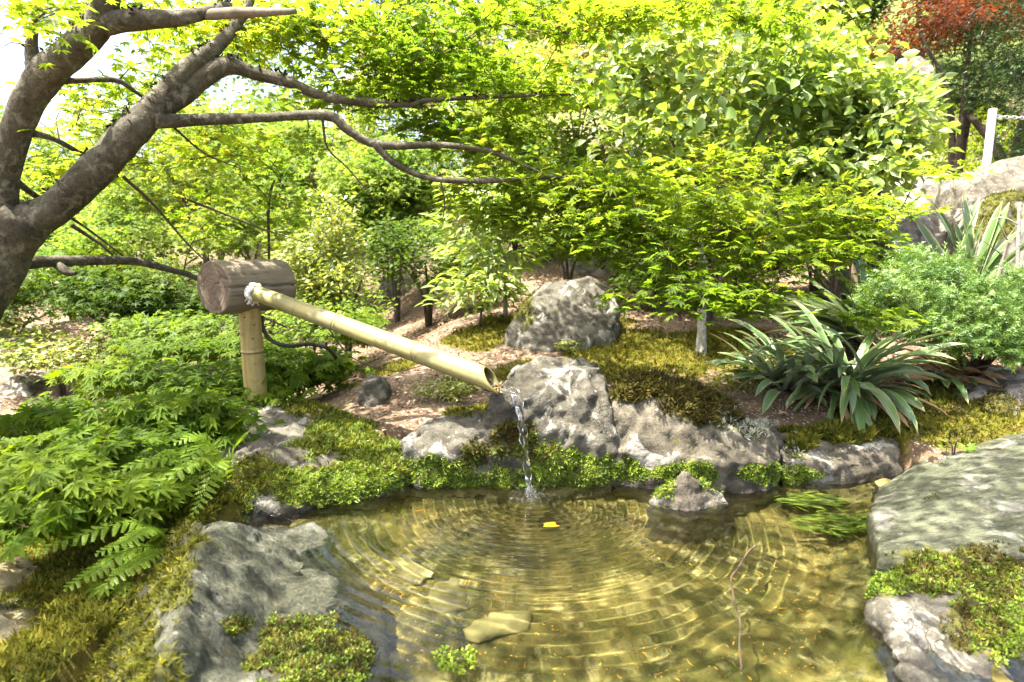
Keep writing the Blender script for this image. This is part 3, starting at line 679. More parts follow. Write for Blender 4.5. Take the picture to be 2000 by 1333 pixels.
# debris and wet film in the mouth
M_debris = flat_attr_mat('gold_debris', [(0, (.12, .05, .012)), (.5, (.35, .18, .03)), (1, (.5, .33, .08))])
mb = MB()
for k in range(70):
    x = L - .004 - RNG.random() * .05 + .02; a = -math.pi / 2 + RNG.normal() * .55; r1 = .0305 * .84
    c = np.array([x, r1 * math.cos(a), r1 * math.sin(a)]); v, f = stamp(T_ROS[0][0], T_ROS[0][1], c[None], frames(np.array([[0, -math.cos(a), -math.sin(a)]]) + RNG.normal(size=(1, 3)) * .3), [.004 + .004 * RNG.random()]); mb.add(v, f, RNG.random())
loc_obj('debris', (np.concatenate(mb.v), [np.concatenate(mb.f3)]), M_debris, pipe, Matrix.Identity(4), {'tint': np.concatenate(mb.a)}).matrix_basis = Matrix.Identity(4)
# frayed white wrap round the pipe where it enters the log
m = Mat('white_cloth'); M_cloth = m.done(m.pbsdf(m.ramp(m.noise(60, 4), [(.3, (.45, .43, .38)), (.7, (.78, .77, .72))]), .9, m.bump(m.noise(120, 3), .8, .004)))
mb = MB(); s0 = .042; t_ = np.linspace(0, 2 * math.pi, 41)
for k, off in enumerate((0, .007, -.006)):
    pth = np.stack([s0 + off + .004 * np.sin(t_ * 5 + k), (.0275 + .002 * np.sin(t_ * 7 + k)) * np.cos(t_), (.0275 + .002 * np.sin(t_ * 3)) * np.sin(t_)], -1)
    add_tube(mb, pth, .0055, 7, wob=.5, wscale=120, seed=k)
for k in range(30):
    a = RNG.normal() * 1.2 - 1.2 if k % 2 else RNG.random() * 6.28; c = np.array([s0 + RNG.normal() * .006, .029 * math.cos(a), .029 * math.sin(a)])
    dd = np.array([RNG.normal() * .007, .007 * math.cos(a) + RNG.normal() * .004, .006 * math.sin(a) - .014 * RNG.random()])
    add_tube(mb, np.array([c, c + dd * .6 + RNG.normal(size=3) * .003, c + dd]), [.0022, .0016, .0007], 5)
loc_obj('cloth_wrap', (np.concatenate(mb.v), [np.concatenate(mb.f4), np.concatenate(mb.f3)]), M_cloth, spout, Mpipe, {'tint': np.concatenate(mb.a)})
# feed hose behind the post
m = Mat('hose'); M_hose = m.done(m.pbsdf((.035, .032, .018), .5))
hp = catmull([P(512, 618, Y_LOG + .03), P(513, 640, Y_LOG + .035), P(530, 665, Y_LOG + .03), P(562, 676, Y_LOG + .05), P(610, 673, Y_LOG + .15), P(650, 690, Y_LOG + .25), GP(670, 740) ], .01)
v, F, c3 = tube(hp, .0075, 10); obj('hose', v, [F, c3], M_hose, spout)
# nail heads / drill holes on the post
for px, py in ((497, 635), (494, 662), (478, 620)):
    mb = MB(); c = P(px, py, Y_LOG - .035); add_tube(mb, np.array([c, c + np.array([.0, -.004, 0])]), .0025, 8); mb.obj('nail', M_hose, spout)

# falling water
M_fall = Mat('falling_water'); gl = M_fall.n('ShaderNodeBsdfGlass', {'Color': (1, 1, 1), 'Roughness': 0.02, 'IOR': 1.33}).outputs[0]; M_fall = M_fall.done(gl)
tipw = p0 + d * (L - .02) + np.array([0, 0, -.022])
fp = catmull([tipw - d * .05, tipw, P(1005, 768, 1.695), P(1013, 792, 1.685), P(1020, 832, 1.678), P(1026, 882, 1.672), P(1031, 930, 1.668), np.array([RC[0], RC[1], .001])], .003)
nS = len(fp); tt = np.linspace(0, 1, nS)
v, F, c3 = tube(fp, .0125 * (1 - tt) ** .6 * .5 + .0048, 16, wob=0)
q = v[:nS * 16].reshape(nS, 16, 3); cen = fp[:, None, :]; aa = np.arange(16) * 2 * math.pi / 16
k = 1 + .38 * np.sin(2 * aa[None] + tt[:, None] * 26) + .25 * np.sin(3 * aa[None] - tt[:, None] * 40) + .10 * np.sin(tt[:, None] * 75) * sstep(.2, .6, tt)[:, None]
v[:nS * 16] = (cen + (q - cen) * k[:, :, None]).reshape(-1, 3)
st_ = thing('water_stream', (RC[0], RC[1], 0), 'thin clear stream of water falling from the bamboo pipe into the pool', 'water')
obj('stream', v, [F, c3], M_fall, st_)
ico = bmesh.new(); bmesh.ops.create_icosphere(ico, subdivisions=2, radius=1); icv = np.array([x.co[:] for x in ico.verts]); icf = np.array([[x.index for x in f.verts] for f in ico.faces]); ico.free()
nd = 170; a = RNG.random(nd) * 6.28; rr = np.abs(RNG.normal(size=nd)) * .030; zz = np.abs(RNG.normal(size=nd)) * .022 * np.exp(-rr / .05)
pos = np.stack([RC[0] + rr * np.cos(a), RC[1] + rr * np.sin(a), zz + .001], -1); v, f = stamp(icv, icf, pos, frames(RNG.normal(size=(nd, 3))), .0012 + .0030 * RNG.random(nd) ** 2)
obj('splash', v, [f], M_fall, st_, 'stuff')

# ------------------------------------------------------------------ leaves
def t_maple(lobes=7, droop=.18, fold=.06, pet=True):
    A = {7: [(0, 1), (36, .92), (-36, .92), (75, .72), (-75, .72), (122, .40), (-122, .40)], 5: [(0, 1), (42, .9), (-42, .9), (92, .6), (-92, .6)]}[lobes]
    v = [(0, 0, 0)]; f = []
    for a, l in A:
        a = R(a); b = len(v); hw = .125 + .02 * l; dx, dy = math.cos(a), math.sin(a); nx_, ny_ = -dy, dx; s_ = .42 * l
        v += [(dx * s_ + nx_ * hw, dy * s_ + ny_ * hw, fold * l), (dx * l, dy * l, -droop * l * l), (dx * s_ - nx_ * hw, dy * s_ - ny_ * hw, fold * l)]
        f += [(0, b + 2, b + 1), (0, b + 1, b)]
    if pet:
        b = len(v); v += [(-.75, .015, .12), (-.75, -.015, .12)]; f += [(0, b, b + 1)]
    return np.array(v, float), np.array(f)
def t_leaf(w=.25, seg=3, droop=.25, fold=.10, peak=.5, pet=.12):
    v = []; f = []
    xs = np.linspace(0, 1, seg + 1); 
    for x in xs:
        ww = w * (math.sin(math.pi * min(1, x ** (math.log(.5) / math.log(peak)))) ** .75) if 0 < x < 1 else 0
        z = -droop * x * x; X_ = pet + x
        v += [(X_, ww, z + fold * ww / max(w, 1e-6)), (X_, 0, z), (X_, -ww, z + fold * ww / max(w, 1e-6))]
    for i in range(seg):
        a = i * 3; b = a + 3
        if i == 0: f += [(a + 1, b + 1, b), (a + 1, b + 2, b + 1)]
        elif i == seg - 1: f += [(a, a + 1, b + 1), (a + 1, a + 2, b + 1)]
        else: f += [(a, a + 1, b + 1), (a, b + 1, b), (a + 1, a + 2, b + 2), (a + 1, b + 2, b + 1)]
    v = np.array(v, float); f = np.array(f); u, inv = np.unique(f, return_inverse=True)
    return v[u], inv.reshape(f.shape)
def t_sprig(n=22, seed=0):
    r = np.random.default_rng(seed); v = []; f = []
    for i in range(n):
        x = .1 + .9 * i / n; a = i * 2.4; d = np.array([.55, math.cos(a) * .85, math.sin(a) * .85]) * (.42 * (1 - .35 * x)); s_ = np.array([-.05, -math.sin(a), math.cos(a)]) * .045
        o = np.array([x, 0, -.1 * x * x]); b = len(v); v += [o - s_, o + s_, o + d + np.array([0, 0, -.03])]; f += [(b, b + 1, b + 2)]
    return np.array(v), np.array(f)
TL_MAPLE = t_maple(7); TL_MAPLE5 = t_maple(5, .2, .06, False); TL_OVAL = t_leaf(.27, 2, .15, .08); TL_BROAD = t_leaf(.31, 3, .32, .14, .58); TL_LANCE = t_leaf(.15, 3, .22, .07, .45); TL_SMALL = t_leaf(.3, 2, .1, .06); TL_SPRIG = t_sprig(16); TL_SPRIG_FAR = t_sprig(9)
def t_star(lobes=5, droop=.2):
    v = []; f = []
    for a, l in [(0, 1), (42, .9), (-42, .9), (92, .6), (-92, .6)]:
        a = R(a); b = len(v); dx, dy = math.cos(a), math.sin(a); v += [(dx * .12 - dy * .2 * l, dy * .12 + dx * .2 * l, .05), (dx * .12 + dy * .2 * l, dy * .12 - dx * .2 * l, .05), (dx * l, dy * l, -droop * l * l)]; f += [(b, b + 1, b + 2)]
    return np.array(v, float), np.array(f)
TL_STAR = t_star(); TL_SLIM = t_leaf(.15, 2, .2, .06)
ML_maple = leaf_mat('maple_leaf', [(0, (.062, .112, .012)), (.45, (.112, .168, .016)), (.8, (.155, .20, .020)), (1, (.23, .215, .030))], (2.0, 2.0, .9), .64, .012, .5)
ML_lowmaple = leaf_mat('low_maple_leaf', [(0, (.042, .085, .005)), (.5, (.078, .128, .007)), (1, (.125, .17, .009))], (1.9, 1.9, .35), .52, .010, .5)
ML_lime = leaf_mat('lime_leaf', [(0, (.075, .14, .022)), (.5, (.140, .21, .034)), (1, (.23, .25, .05))], (1.7, 1.7, 1.0), .55, .012)
ML_yellow = leaf_mat('yellow_leaf', [(0, (.18, .20, .03)), (.5, (.28, .25, .05)), (1, (.36, .25, .08))], (1.5, 1.4, .9), .5, .012)
ML_green = leaf_mat('green_leaf', [(0, (.05, .10, .018)), (.5, (.10, .16, .028)), (1, (.16, .21, .04))], (1.8, 1.7, .8), .5, .012)
ML_dark = leaf_mat('dark_leaf', [(0, (.025, .055, .010)), (.5, (.050, .09, .013)), (1, (.09, .13, .018))], (1.7, 1.6, .5), .42, .012)
ML_broad = leaf_mat('broad_leaf', [(0, (.10, .175, .030)), (.5, (.165, .245, .055)), (1, (.24, .30, .09))], (1.6, 1.5, .6), .5, .05, .5)
ML_pale = leaf_mat('pale_leaf', [(0, (.10, .15, .03)), (.5, (.17, .21, .05)), (1, (.25, .27, .09))], (1.6, 1.5, .6), .45, .04)
ML_evergreen = leaf_mat('evergreen_leaf', [(0, (.012, .028, .008)), (.5, (.024, .048, .012)), (1, (.05, .08, .018))], (1.4, 1.5, .5), .25, .012)
ML_red = leaf_mat('red_leaf', [(0, (.05, .014, .010)), (.5, (.09, .028, .015)), (1, (.16, .065, .024))], (1.8, 1.3, .7), .5, .012)
ML_pink = leaf_mat('pink_flower', [(0, (.12, .16, .04)), (.45, (.24, .23, .07)), (.6, (.50, .34, .33)), (1, (.62, .48, .46))], (1.2, 1.1, .8), .4, .03)
ML_yew = leaf_mat('yew_leaf', [(0, (.05, .11, .02)), (.5, (.10, .18, .035)), (1, (.18, .26, .07))], (1.6, 1.6, .6), .35, .03)
ML_fern = leaf_mat('fern_leaf', [(0, (.10, .18, .016)), (1, (.17, .26, .024))], (1.8, 1.6, .5), .5, .012)
ML_grass = leaf_mat('grass_blade', [(0, (.08, .14, .012)), (1, (.19, .24, .03))], (1.6, 1.5, .6), .4, .03)

def in_pads(pads, n, thr=-.15, freq=2.5, seed=0):
    """pads: (px,py,Y,rx,ry,rd,weight) in photo pixels / metres, or ('W',x,y,z,rx,ry,rz,weight)"""
    w = np.array([p[-1] for p in pads], float); k = RNG.choice(len(pads), n * 3, p=w / w.sum())
    u = unit(RNG.normal(size=(n * 3, 3))) * (RNG.random((n * 3, 1)) ** .45); out = np.zeros((n * 3, 3))
    for i, p in enumerate(pads):
        q = np.nonzero(k == i)[0]
        if p[0] == 'W': out[q] = np.array(p[1:4]) + u[q] * np.array(p[4:7])
        else:
            yy = p[2] + u[q, 1] * p[5]; px = p[0] + u[q, 0] * p[3]; py = p[1] + u[q, 2] * p[4]
            dx = (px - 1000) / FPX; dv = (666.5 - py) / FPX
            dirv = CF + CR * dx[:, None] + CU * dv[:, None]; out[q] = CP + dirv * (yy / dirv[:, 1])[:, None]
    keep = fbm(out * freq, 2, seed + 50) > thr
    out = out[keep]; return out[:n]
def grow(skel, att, step=.05, jit=.12, maxd=9):
    skel = np.asarray(skel, float); N = len(skel); cap = N + len(att) * 14; nodes = np.zeros((cap, 3)); nodes[:N] = skel; cnt = N
    d0 = np.array([np.min(np.sum((skel - a) ** 2, 1)) for a in att]); paths = []
    for ai in np.argsort(d0):
        a = att[ai]; d2 = np.sum((nodes[:cnt] - a) ** 2, 1); j = int(np.argmin(d2)); dist = math.sqrt(d2[j])
        if dist < .01 or dist > maxd: continue
        k = min(12, max(2, int(dist / step) + 1)); t = np.linspace(0, 1, k + 1)[:, None]; s_ = nodes[j]
        p = s_ + (a - s_) * t + (RNG.normal(size=3) * np.array([1, 1, .5]) * jit * dist) * np.sin(t * math.pi) + np.array([0, 0, .06 * dist]) * np.sin(t * math.pi)
        if cnt + k < cap: nodes[cnt:cnt + k] = p[1:]; cnt += k
        paths.append(p)
    return paths
def twig_mesh(paths, r0=.003, r1=.0009, sides=4):
    mb = MB()
    for p in paths:
        n = len(p); L_ = np.linalg.norm(p[-1] - p[0]); ra = min(r0 * 2.2, r0 * (.5 + L_ * 3)); add_tube(mb, p, np.linspace(ra, r1, n), sides, cap=False)
    return mb
def on_paths(paths, per, spread=.04, t0=.35, tilt=.35, vert=.35, radial=None):
    n = len(paths) * per; pi = np.repeat(np.arange(len(paths)), per); t = t0 + (1 - t0) * RNG.random(n)
    a = np.array([p[0] for p in paths]); b = np.array([p[-1] for p in paths]); mid = np.array([p[len(p) // 2] for p in paths])
    s_ = t[:, None]; pos = (1 - s_) ** 2 * a[pi] + 2 * s_ * (1 - s_) * (2 * mid - .5 * a - .5 * b)[pi] + s_ ** 2 * b[pi]
    off = RNG.normal(size=(n, 3)) * np.array([1, 1, vert]) * spread; pos = pos + off
    dirv = unit((b - a)[pi]) * .8 + unit(off) * 1.0; dirv[:, 2] *= .5; dirv[:, 2] -= .15
    nrm = np.array([0, 0, 1.0]) + RNG.normal(size=(n, 3)) * tilt
    return pos, unit(nrm), unit(dirv)
def foliage(root, pos, nrm, head, size, tint, T, mat, parts=0, name='foliage', leaf='leaf', occl=.9, clear=None):
    n = len(pos); size = np.broadcast_to(size, (n,)); Rm = frames(nrm, head); rest = np.ones(n, bool)
    if parts:
        x, y, dd = proj(pos); view = unit(CP - pos); ang = np.abs(np.sum(view * Rm[:, :, 2], 1))
        sc = size / np.maximum(dd, .2) * (.25 + ang); sc[(x < 5) | (x > 1995) | (y < 5) | (y > 1328) | (dd < .3)] = 0
        if occl: # prefer leaves with nothing of the same plant in front
            cell = (x // 14).astype(int) * 4000 + (y // 14).astype(int); order = np.argsort(dd); seen = set()
            for q in order:
                if sc[q] <= 0: continue
                if cell[q] in seen: sc[q] *= .05
                else: seen.add(cell[q])
        pick = np.argsort(-sc)[:parts]; pick = pick[sc[pick] > 0]; rest[pick] = False
        mes = [mk_mesh(leaf, T[0], [T[1]], mat, True, {'tint': np.full(len(T[0]), tv)}) for tv in (.15, .35, .5, .65, .85)]
        base = wloc(root)
        for q in pick:
            o = bpy.data.objects.new(leaf, mes[min(4, int(np.clip(tint[q], 0, .99) * 5))]); COL.objects.link(o); o.parent = root
            M3 = Rm[q] * size[q]; M4 = np.eye(4); M4[:3, :3] = M3; M4[:3, 3] = pos[q] - base; o.matrix_basis = Matrix(M4.tolist())
    if rest.any():
        v, f = stamp(T[0], T[1], pos[rest], Rm[rest], size[rest])
        obj(name, v, [f], mat, root, 'stuff', True, {'tint': np.repeat(np.clip(tint[rest], 0, 1), len(T[0]))})
def tints(pos, freq=3, seed=0, amt=.55, base=.5, rnd=.16):
    return np.clip(base + amt * fbm(pos * freq, 2, seed + 70) + RNG.normal(size=len(pos)) * rnd, 0, 1)

# ------------------------------------------------------------------ the big maple at left
tree = thing('maple_tree', (-1.95, 1.75, H(-1.95, 1.75)), 'grey barked maple leaning in from the left edge with leafy branches over the pool', 'tree')
def limb(pts, name='branch', step=.012, sides=18, wob=.14, root=tree, mat=M_bark, seed=0):
    """pts: (px,py,Y,radius px)"""
    w = np.array([[*P(a, b, Yd), r * Yd / FPX] for a, b, Yd, r in pts]); w[:, 3] *= .88; c = catmull(w, step)
    v, F, c3 = tube(c[:, :3], c[:, 3], sides, wob=wob, seed=seed, wscale=14)
    obj(name, v, [F, c3], mat, root); return c
base_w = np.array([-1.95, 1.75, H(-1.95, 1.75) - .1])
trunk_pts = [(*base_w, .13), (-1.93, 1.75, .2, .105), (*P(-120, 640, 1.75), .10), (*P(-40, 545, 1.75), .088), (*P(10, 470, 1.75), .075), (*P(60, 425, 1.75), .062)]
c = catmull(np.array(trunk_pts), .012); v, F, c3 = tube(c[:, :3], c[:, 3], 26, wob=.12, seed=3, wscale=10); obj('trunk', v, [F, c3], M_bark, tree)
SK = [c]
SK.append(limb([(-30, 540, 1.75, 40), (3, 440, 1.74, 30), (10, 340, 1.72, 28), (42, 230, 1.70, 29), (85, 150, 1.68, 32), (135, 105, 1.66, 31), (185, 60, 1.64, 28), (207, 10, 1.62, 25), (212, -60, 1.6, 24), (230, -200, 1.55, 18)], seed=1))
SK.append(limb([(72, 150, 1.69, 20), (62, 95, 1.68, 12), (68, 40, 1.66, 8), (72, -30, 1.62, 7), (60, -160, 1.5, 5)], seed=2, sides=12))
SK.append(limb([(185, 55, 1.64, 20), (235, 42, 1.62, 22), (300, 38, 1.62, 19), (350, 36, 1.63, 15), (400, 26, 1.66, 13), (450, 14, 1.7, 13)], seed=4))
SK.append(limb([(-10, 500, 1.75, 44), (50, 440, 1.75, 42), (110, 405, 1.76, 35), (175, 345, 1.77, 35), (230, 285, 1.78, 34), (280, 235, 1.8, 31), (320, 190, 1.83, 25), (350, 150, 1.86, 21), (395, 112, 1.9, 18), (430, 85, 1.93, 14), (480, 20, 2.0, 9), (520, -80, 2.05, 6)], seed=5, sides=22))
SK.append(limb([(300, 222, 1.81, 20), (350, 190, 1.86, 22), (400, 150, 1.9, 21), (445, 128, 1.93, 18), (500, 145, 1.96, 13), (560, 160, 1.98, 12), (630, 188, 2.0, 10), (720, 200, 2.02, 9), (800, 205, 2.04, 6), (840, 196, 2.05, 5), (1000, 188, 2.08, 4), (1110, 185, 2.1, 2.5)], seed=6))
SK.append(limb([(300, 232, 1.80, 20), (340, 236, 1.83, 14), (420, 233, 1.86, 12), (520, 230, 1.89, 10), (640, 226, 1.92, 10.5), (680, 255, 1.92, 9.5), (740, 283, 1.94, 8.5), (860, 284, 1.97, 7), (920, 290, 1.98, 6), (970, 300, 1.99, 5), (1060, 340, 2.0, 3)], seed=7, sides=14))
SK.append(limb([(725, 275, 1.93, 8), (775, 322, 1.95, 7), (850, 350, 1.97, 6.5), (970, 353, 1.98, 6), (1080, 346, 2.0, 5.5), (1180, 372, 2.0, 5), (1230, 410, 1.98, 4), (1290, 440, 1.95, 3), (1400, 450, 1.92, 2.5), (1560, 440, 1.9, 2)], seed=8, sides=12))
SK.append(limb([(-60, 545, 1.78, 36), (0, 524, 1.8, 22), (60, 514, 1.9, 14), (130, 510, 2.0, 12), (255, 510, 2.15, 9), (325, 525, 2.25, 7), (390, 546, 2.34, 6), (450, 590, 2.45, 4), (560, 640, 2.5, 2)], seed=9, sides=14))
SK.append(limb([(110, 516, 1.97, 9), (132, 532, 1.96, 9), (148, 534, 1.95, 4)], seed=10, sides=10))
SK.append(limb([(85, 160, 1.69, 12), (150, 158, 1.72, 6), (225, 157, 1.78, 6), (262, 178, 1.82, 4), (290, 200, 1.85, 2.5)], seed=11, sides=9))
SK.append(limb([(30, 255, 1.72, 12), (100, 270, 1.76, 6), (165, 305, 1.85, 5), (230, 345, 1.95, 3)], seed=12, sides=9))
SK.append(limb([(5, 330, 1.73, 10), (45, 365, 1.8, 7), (80, 390, 1.85, 6), (160, 440, 2.0, 3), (240, 500, 2.1, 2)], seed=13, sides=9))
for i, pp in enumerate([[(240, 345, 1.9, 4), (300, 400, 1.95, 3), (360, 470, 2.0, 2), (400, 510, 2.02, 1.3)], [(365, 390, 1.95, 3), (430, 415, 2.0, 2.4), (520, 450, 2.05, 1.6), (600, 475, 2.1, 1)],
                        [(630, 235, 1.92, 3), (640, 290, 1.95, 2.2), (680, 330, 1.98, 1.8), (740, 400, 2.0, 1)], [(1075, 350, 2.0, 2.5), (1080, 385, 2.0, 2), (1090, 420, 2.0, 1)],
                        [(860, 352, 1.97, 2.2), (868, 390, 1.97, 1.6), (866, 425, 1.97, 1)], [(340, 250, 1.84, 3), (400, 300, 1.9, 2), (470, 330, 1.95, 1.2)], [(140, 440, 1.9, 5), (200, 480, 1.95, 3), (220, 500, 1.97, 2)]]):
    SK.append(limb(pp, 'branch', .02, 6, .1, tree, M_twig, 30 + i))
# dead broken stub (pale wood)
limb([(395, 30, 1.66, 11), (450, 26, 1.66, 11), (520, 24, 1.65, 9.5), (578, 22, 1.64, 5)], 'broken_stub', .01, 14, .3, tree, M_deadwood, 14)
skel = np.concatenate([s_[:, :3][::4] for s_ in SK])
pads = [(600, 45, 2.15, 300, 75, .22, 1.5), (760, 120, 2.2, 220, 80, .22, 1.2), (950, 170, 2.25, 220, 80, .22, 1.0), (700, 190, 2.2, 130, 50, .2, .5), (1040, 20, 2.0, 280, 60, .25, 1.0), (1330, 15, 1.95, 230, 45, .25, .8), (1500, 40, 1.95, 120, 30, .15, .3),
        (930, 262, 2.2, 150, 40, .2, .6), (1080, 340, 2.15, 180, 60, .25, .7), (1180, 400, 2.05, 220, 80, .25, .9), (1330, 450, 2.0, 260, 110, .25, 1.1), (1450, 510, 1.9, 260, 90, .2, 1.0), (1390, 585, 1.82, 190, 40, .12, .5),
        (1500, 410, 1.95, 260, 60, .2, .5), (1650, 410, 1.95, 140, 50, .15, .4), (1630, 490, 1.88, 110, 30, .12, .35), (1800, 335, 1.95, 80, 20, .1, .15), (1710, 622, 1.85, 45, 16, .05, .12), (900, 130, 2.65, 200, 60, .15, .5), (1040, 190, 2.7, 75, 45, .1, .4), (1010, 400, 2.15, 170, 60, .2, .5), (1160, 480, 2.05, 150, 40, .15, .3), (480, 300, 2.3, 150, 60, .2, .3),
        (60, 60, 1.45, 90, 80, .2, .16), (180, 210, 2.1, 160, 80, .3, .40), (330, 80, 2.2, 120, 60, .3, .35), (150, 330, 2.2, 140, 60, .3, .35), (420, 300, 2.3, 160, 70, .3, .35), (250, 20, 2.0, 200, 40, .3, .35), (480, 420, 2.4, 140, 60, .2, .3),
        ('W', -.9, .75, 2.15, .9, .6, .2, 1.1), ('W', -.3, .5, 2.3, .9, .6, .2, .9), ('W', -1.75, 1.35, 1.95, .6, .7, .25, .9), ('W', .35, 1.0, 2.2, .7, .5, .2, .6), ('W', -1.5, .7, 1.9, .5, .5, .25, .9), ('W', .55, 1.25, 2.0, .55, .3, .15, .9)]  # unseen overhead leaf clusters, added to shade the pool, slab and lower left
att = in_pads(pads, 2150, -.30, 4.5, 1)
paths = grow(skel, att, .085, .10)
twig_mesh(paths, .0028, .0008, 3).obj('twigs', M_twig, tree, 'stuff')
pos, nrm, hd = on_paths(paths, 8, .055, .15, .36, .22)
x_, y_, _ = proj(pos)
foliage(tree, pos, nrm, hd, .021 + .014 * RNG.random(len(pos)), tints(pos, 1.6, 2, .5, .45), TL_MAPLE, ML_maple, 300)
# black moss bumps along the limbs
mb = MB(); pts_ = []; nn_ = []
for s_ in SK[:6]:
    k = RNG.integers(0, len(s_), int(len(s_) * 1.6)); r_ = s_[k, 3:4]; a = unit(np.stack([RNG.normal(size=len(k)) * .6 - .25, RNG.normal(size=len(k)) * .5 - .3, .8 + 0 * r_[:, 0]], -1))
    kp = fbm(s_[k, :3] * 9, 2, 8) > .02; pts_.append((s_[k, :3] + a * r_ * .97)[kp]); nn_.append(a[kp])
M_bmoss = flat_attr_mat('black_moss', [(0, (.012, .010, .007)), (1, (.05, .042, .025))])
tufts('bark_moss', M_bmoss, tree, np.concatenate(pts_), np.concatenate(nn_), .017, 'ros', .2)

# ------------------------------------------------------------------ low spreading maple at lower left
low = thing('low_maple', GP(60, 905), 'low spreading green maple layered over the ground at lower left', 'tree')
lb = np.array(low.location); SK = []
for pp in [[(*lb, .03), (*(lb + [.1, .05, .18]), .025), (*P(180, 880, 1.9), .018), (*P(330, 790, 2.15), .012), (*P(470, 720, 2.4), .007)], [(*(lb + [.02, -.02, .1]), .02), (*P(120, 940, 1.6), .012), (*P(220, 960, 1.45), .008), (*P(290, 930, 1.45), .005)],
           [(*(lb + [.1, .05, .16]), .02), (*P(140, 800, 2.2), .014), (*P(260, 740, 2.5), .009), (*P(420, 690, 2.7), .006)], [(*P(330, 790, 2.15), .01), (*P(430, 790, 2.1), .007), (*P(540, 760, 2.3), .004)]]:
    c = catmull(np.array(pp), .015); v, F, c3 = tube(c[:, :3], c[:, 3], 8, wob=.15, seed=4); obj('branch', v, [F, c3], M_twig, low); SK.append(c[::4, :3])
pads = [(70, 960, 1.35, 130, 60, .12, .9), (190, 900, 1.6, 170, 60, .15, 1.3), (330, 830, 1.85, 150, 60, .15, 1.3), (120, 830, 1.95, 160, 50, .15, 1.0), (420, 770, 2.15, 130, 50, .15, 1.1), (280, 740, 2.4, 160, 40, .15, .9), (540, 730, 2.45, 130, 40, .15, .8), (420, 680, 2.65, 170, 25, .15, .7), (640, 720, 2.5, 80, 40, .12, .4), (40, 1010, 1.2, 60, 30, .08, .25), (690, 640, 2.75, 60, 30, .1, .2), (230, 980, 1.4, 110, 40, .1, .5)]
att = in_pads(pads, 640, -.3, 4, 5); paths = grow(np.concatenate(SK), att, .06, .1)
twig_mesh(paths, .0022, .0008).obj('twigs', M_twig, low, 'stuff')
pos, nrm, hd = on_paths(paths, 9, .045, .25, .28, .25); nrm = unit(nrm + np.array([.12, -.35, 0])); hd = unit(hd + np.array([.35, -.3, -.2]))
foliage(low, pos, nrm, hd, .033 + .016 * RNG.random(len(pos)), tints(pos, 3, 4, .5, .45), TL_MAPLE, ML_lowmaple, 300)

# ------------------------------------------------------------------ plants behind: shrubs and trees
M_trunk = bark_mat('dark_trunk', (.03, .024, .017), (.07, .055, .04), (.12, .10, .075), pale=.3)
def plant(name, label, cat, px, py, Yd, rx, rz, ry, mat, T, size, natt, per, nblob=10, tilt=.45, spread=.05, vert=.5, group=None, parts=0, stem=.013, base=None, thr=-.3, flat=1.0, up=(0, 0, 0), tb=.5, stems=3, twig=.0022, bark=None, step=.09, blobr=.45, leaf='leaf', lift=0.0):
    c = P(px, py, Yd) if Yd else GP(px, py) + [0, 0, rz * .8]; bx_, by_ = (c[0], c[1]) if base is None else base; bz = float(H(bx_, by_)); bark = bark or M_trunk
    root = thing(name, (bx_, by_, bz), label, cat, group)
    th = RNG.random(nblob) * 6.28; ph_ = RNG.random(nblob) * 1.9 - .75
    pads = [('W', c[0], c[1], c[2], rx * .6, ry * .6, rz * .6 * flat, 1.2)]
    for i in range(nblob):
        d = np.array([math.cos(th[i]) * math.cos(ph_[i]) * rx, math.sin(th[i]) * math.cos(ph_[i]) * ry, math.sin(ph_[i]) * rz]) * .72; k = blobr * (.7 + .6 * RNG.random())
        pads.append(('W', *(c + d), rx * k, ry * k, rz * k * flat, .6 + .6 * RNG.random()))
    att = in_pads(pads, natt, thr, 1.2 / max(rx, .2), int(abs(px) + abs(py))); att = att[att[:, 2] > H(att[:, 0], att[:, 1]) + .02]
    sk = []; zb = max(c[2] - rz * .2, bz + .05)
    for i in range(stems):
        a = i * 6.28 / stems + RNG.random(); e = np.array([c[0] + math.cos(a) * rx * .45, c[1] + math.sin(a) * ry * .45, zb + rz * .3 * RNG.random()])
        pth = catmull(np.array([[bx_ + .3 * stem * math.cos(a), by_ + .3 * stem * math.sin(a), bz - .05], [bx_ + (e[0] - bx_) * .25, by_ + (e[1] - by_) * .25, bz + (e[2] - bz) * .55], e]), .06)
        v, F, c3 = tube(pth, np.linspace(stem, stem * .35, len(pth)), 8, wob=.15, seed=i); obj('stem' if stems > 1 else 'trunk', v, [F, c3], bark, root); sk.append(pth)
    pa = grow(np.concatenate(sk), att, step * 1.8, .1); twig_mesh(pa, twig, twig * .35, 3).obj('twigs', bark, root, 'stuff')
    pos, nrm, hd = on_paths(pa, per, spread, .3, tilt, vert); nrm = unit(nrm + np.array(up))
    foliage(root, pos, nrm, hd, size * (.75 + .5 * RNG.random(len(pos))), tints(pos, 1.2 / max(rx, .2), int(abs(px)), .55, tb), T, mat, parts, leaf=leaf)
    return root
MA, OV, SM, LA, BR = TL_STAR, TL_OVAL, TL_SMALL, TL_LANCE, TL_BROAD
BGG = 'shrubs and trees on the slope behind the pool'
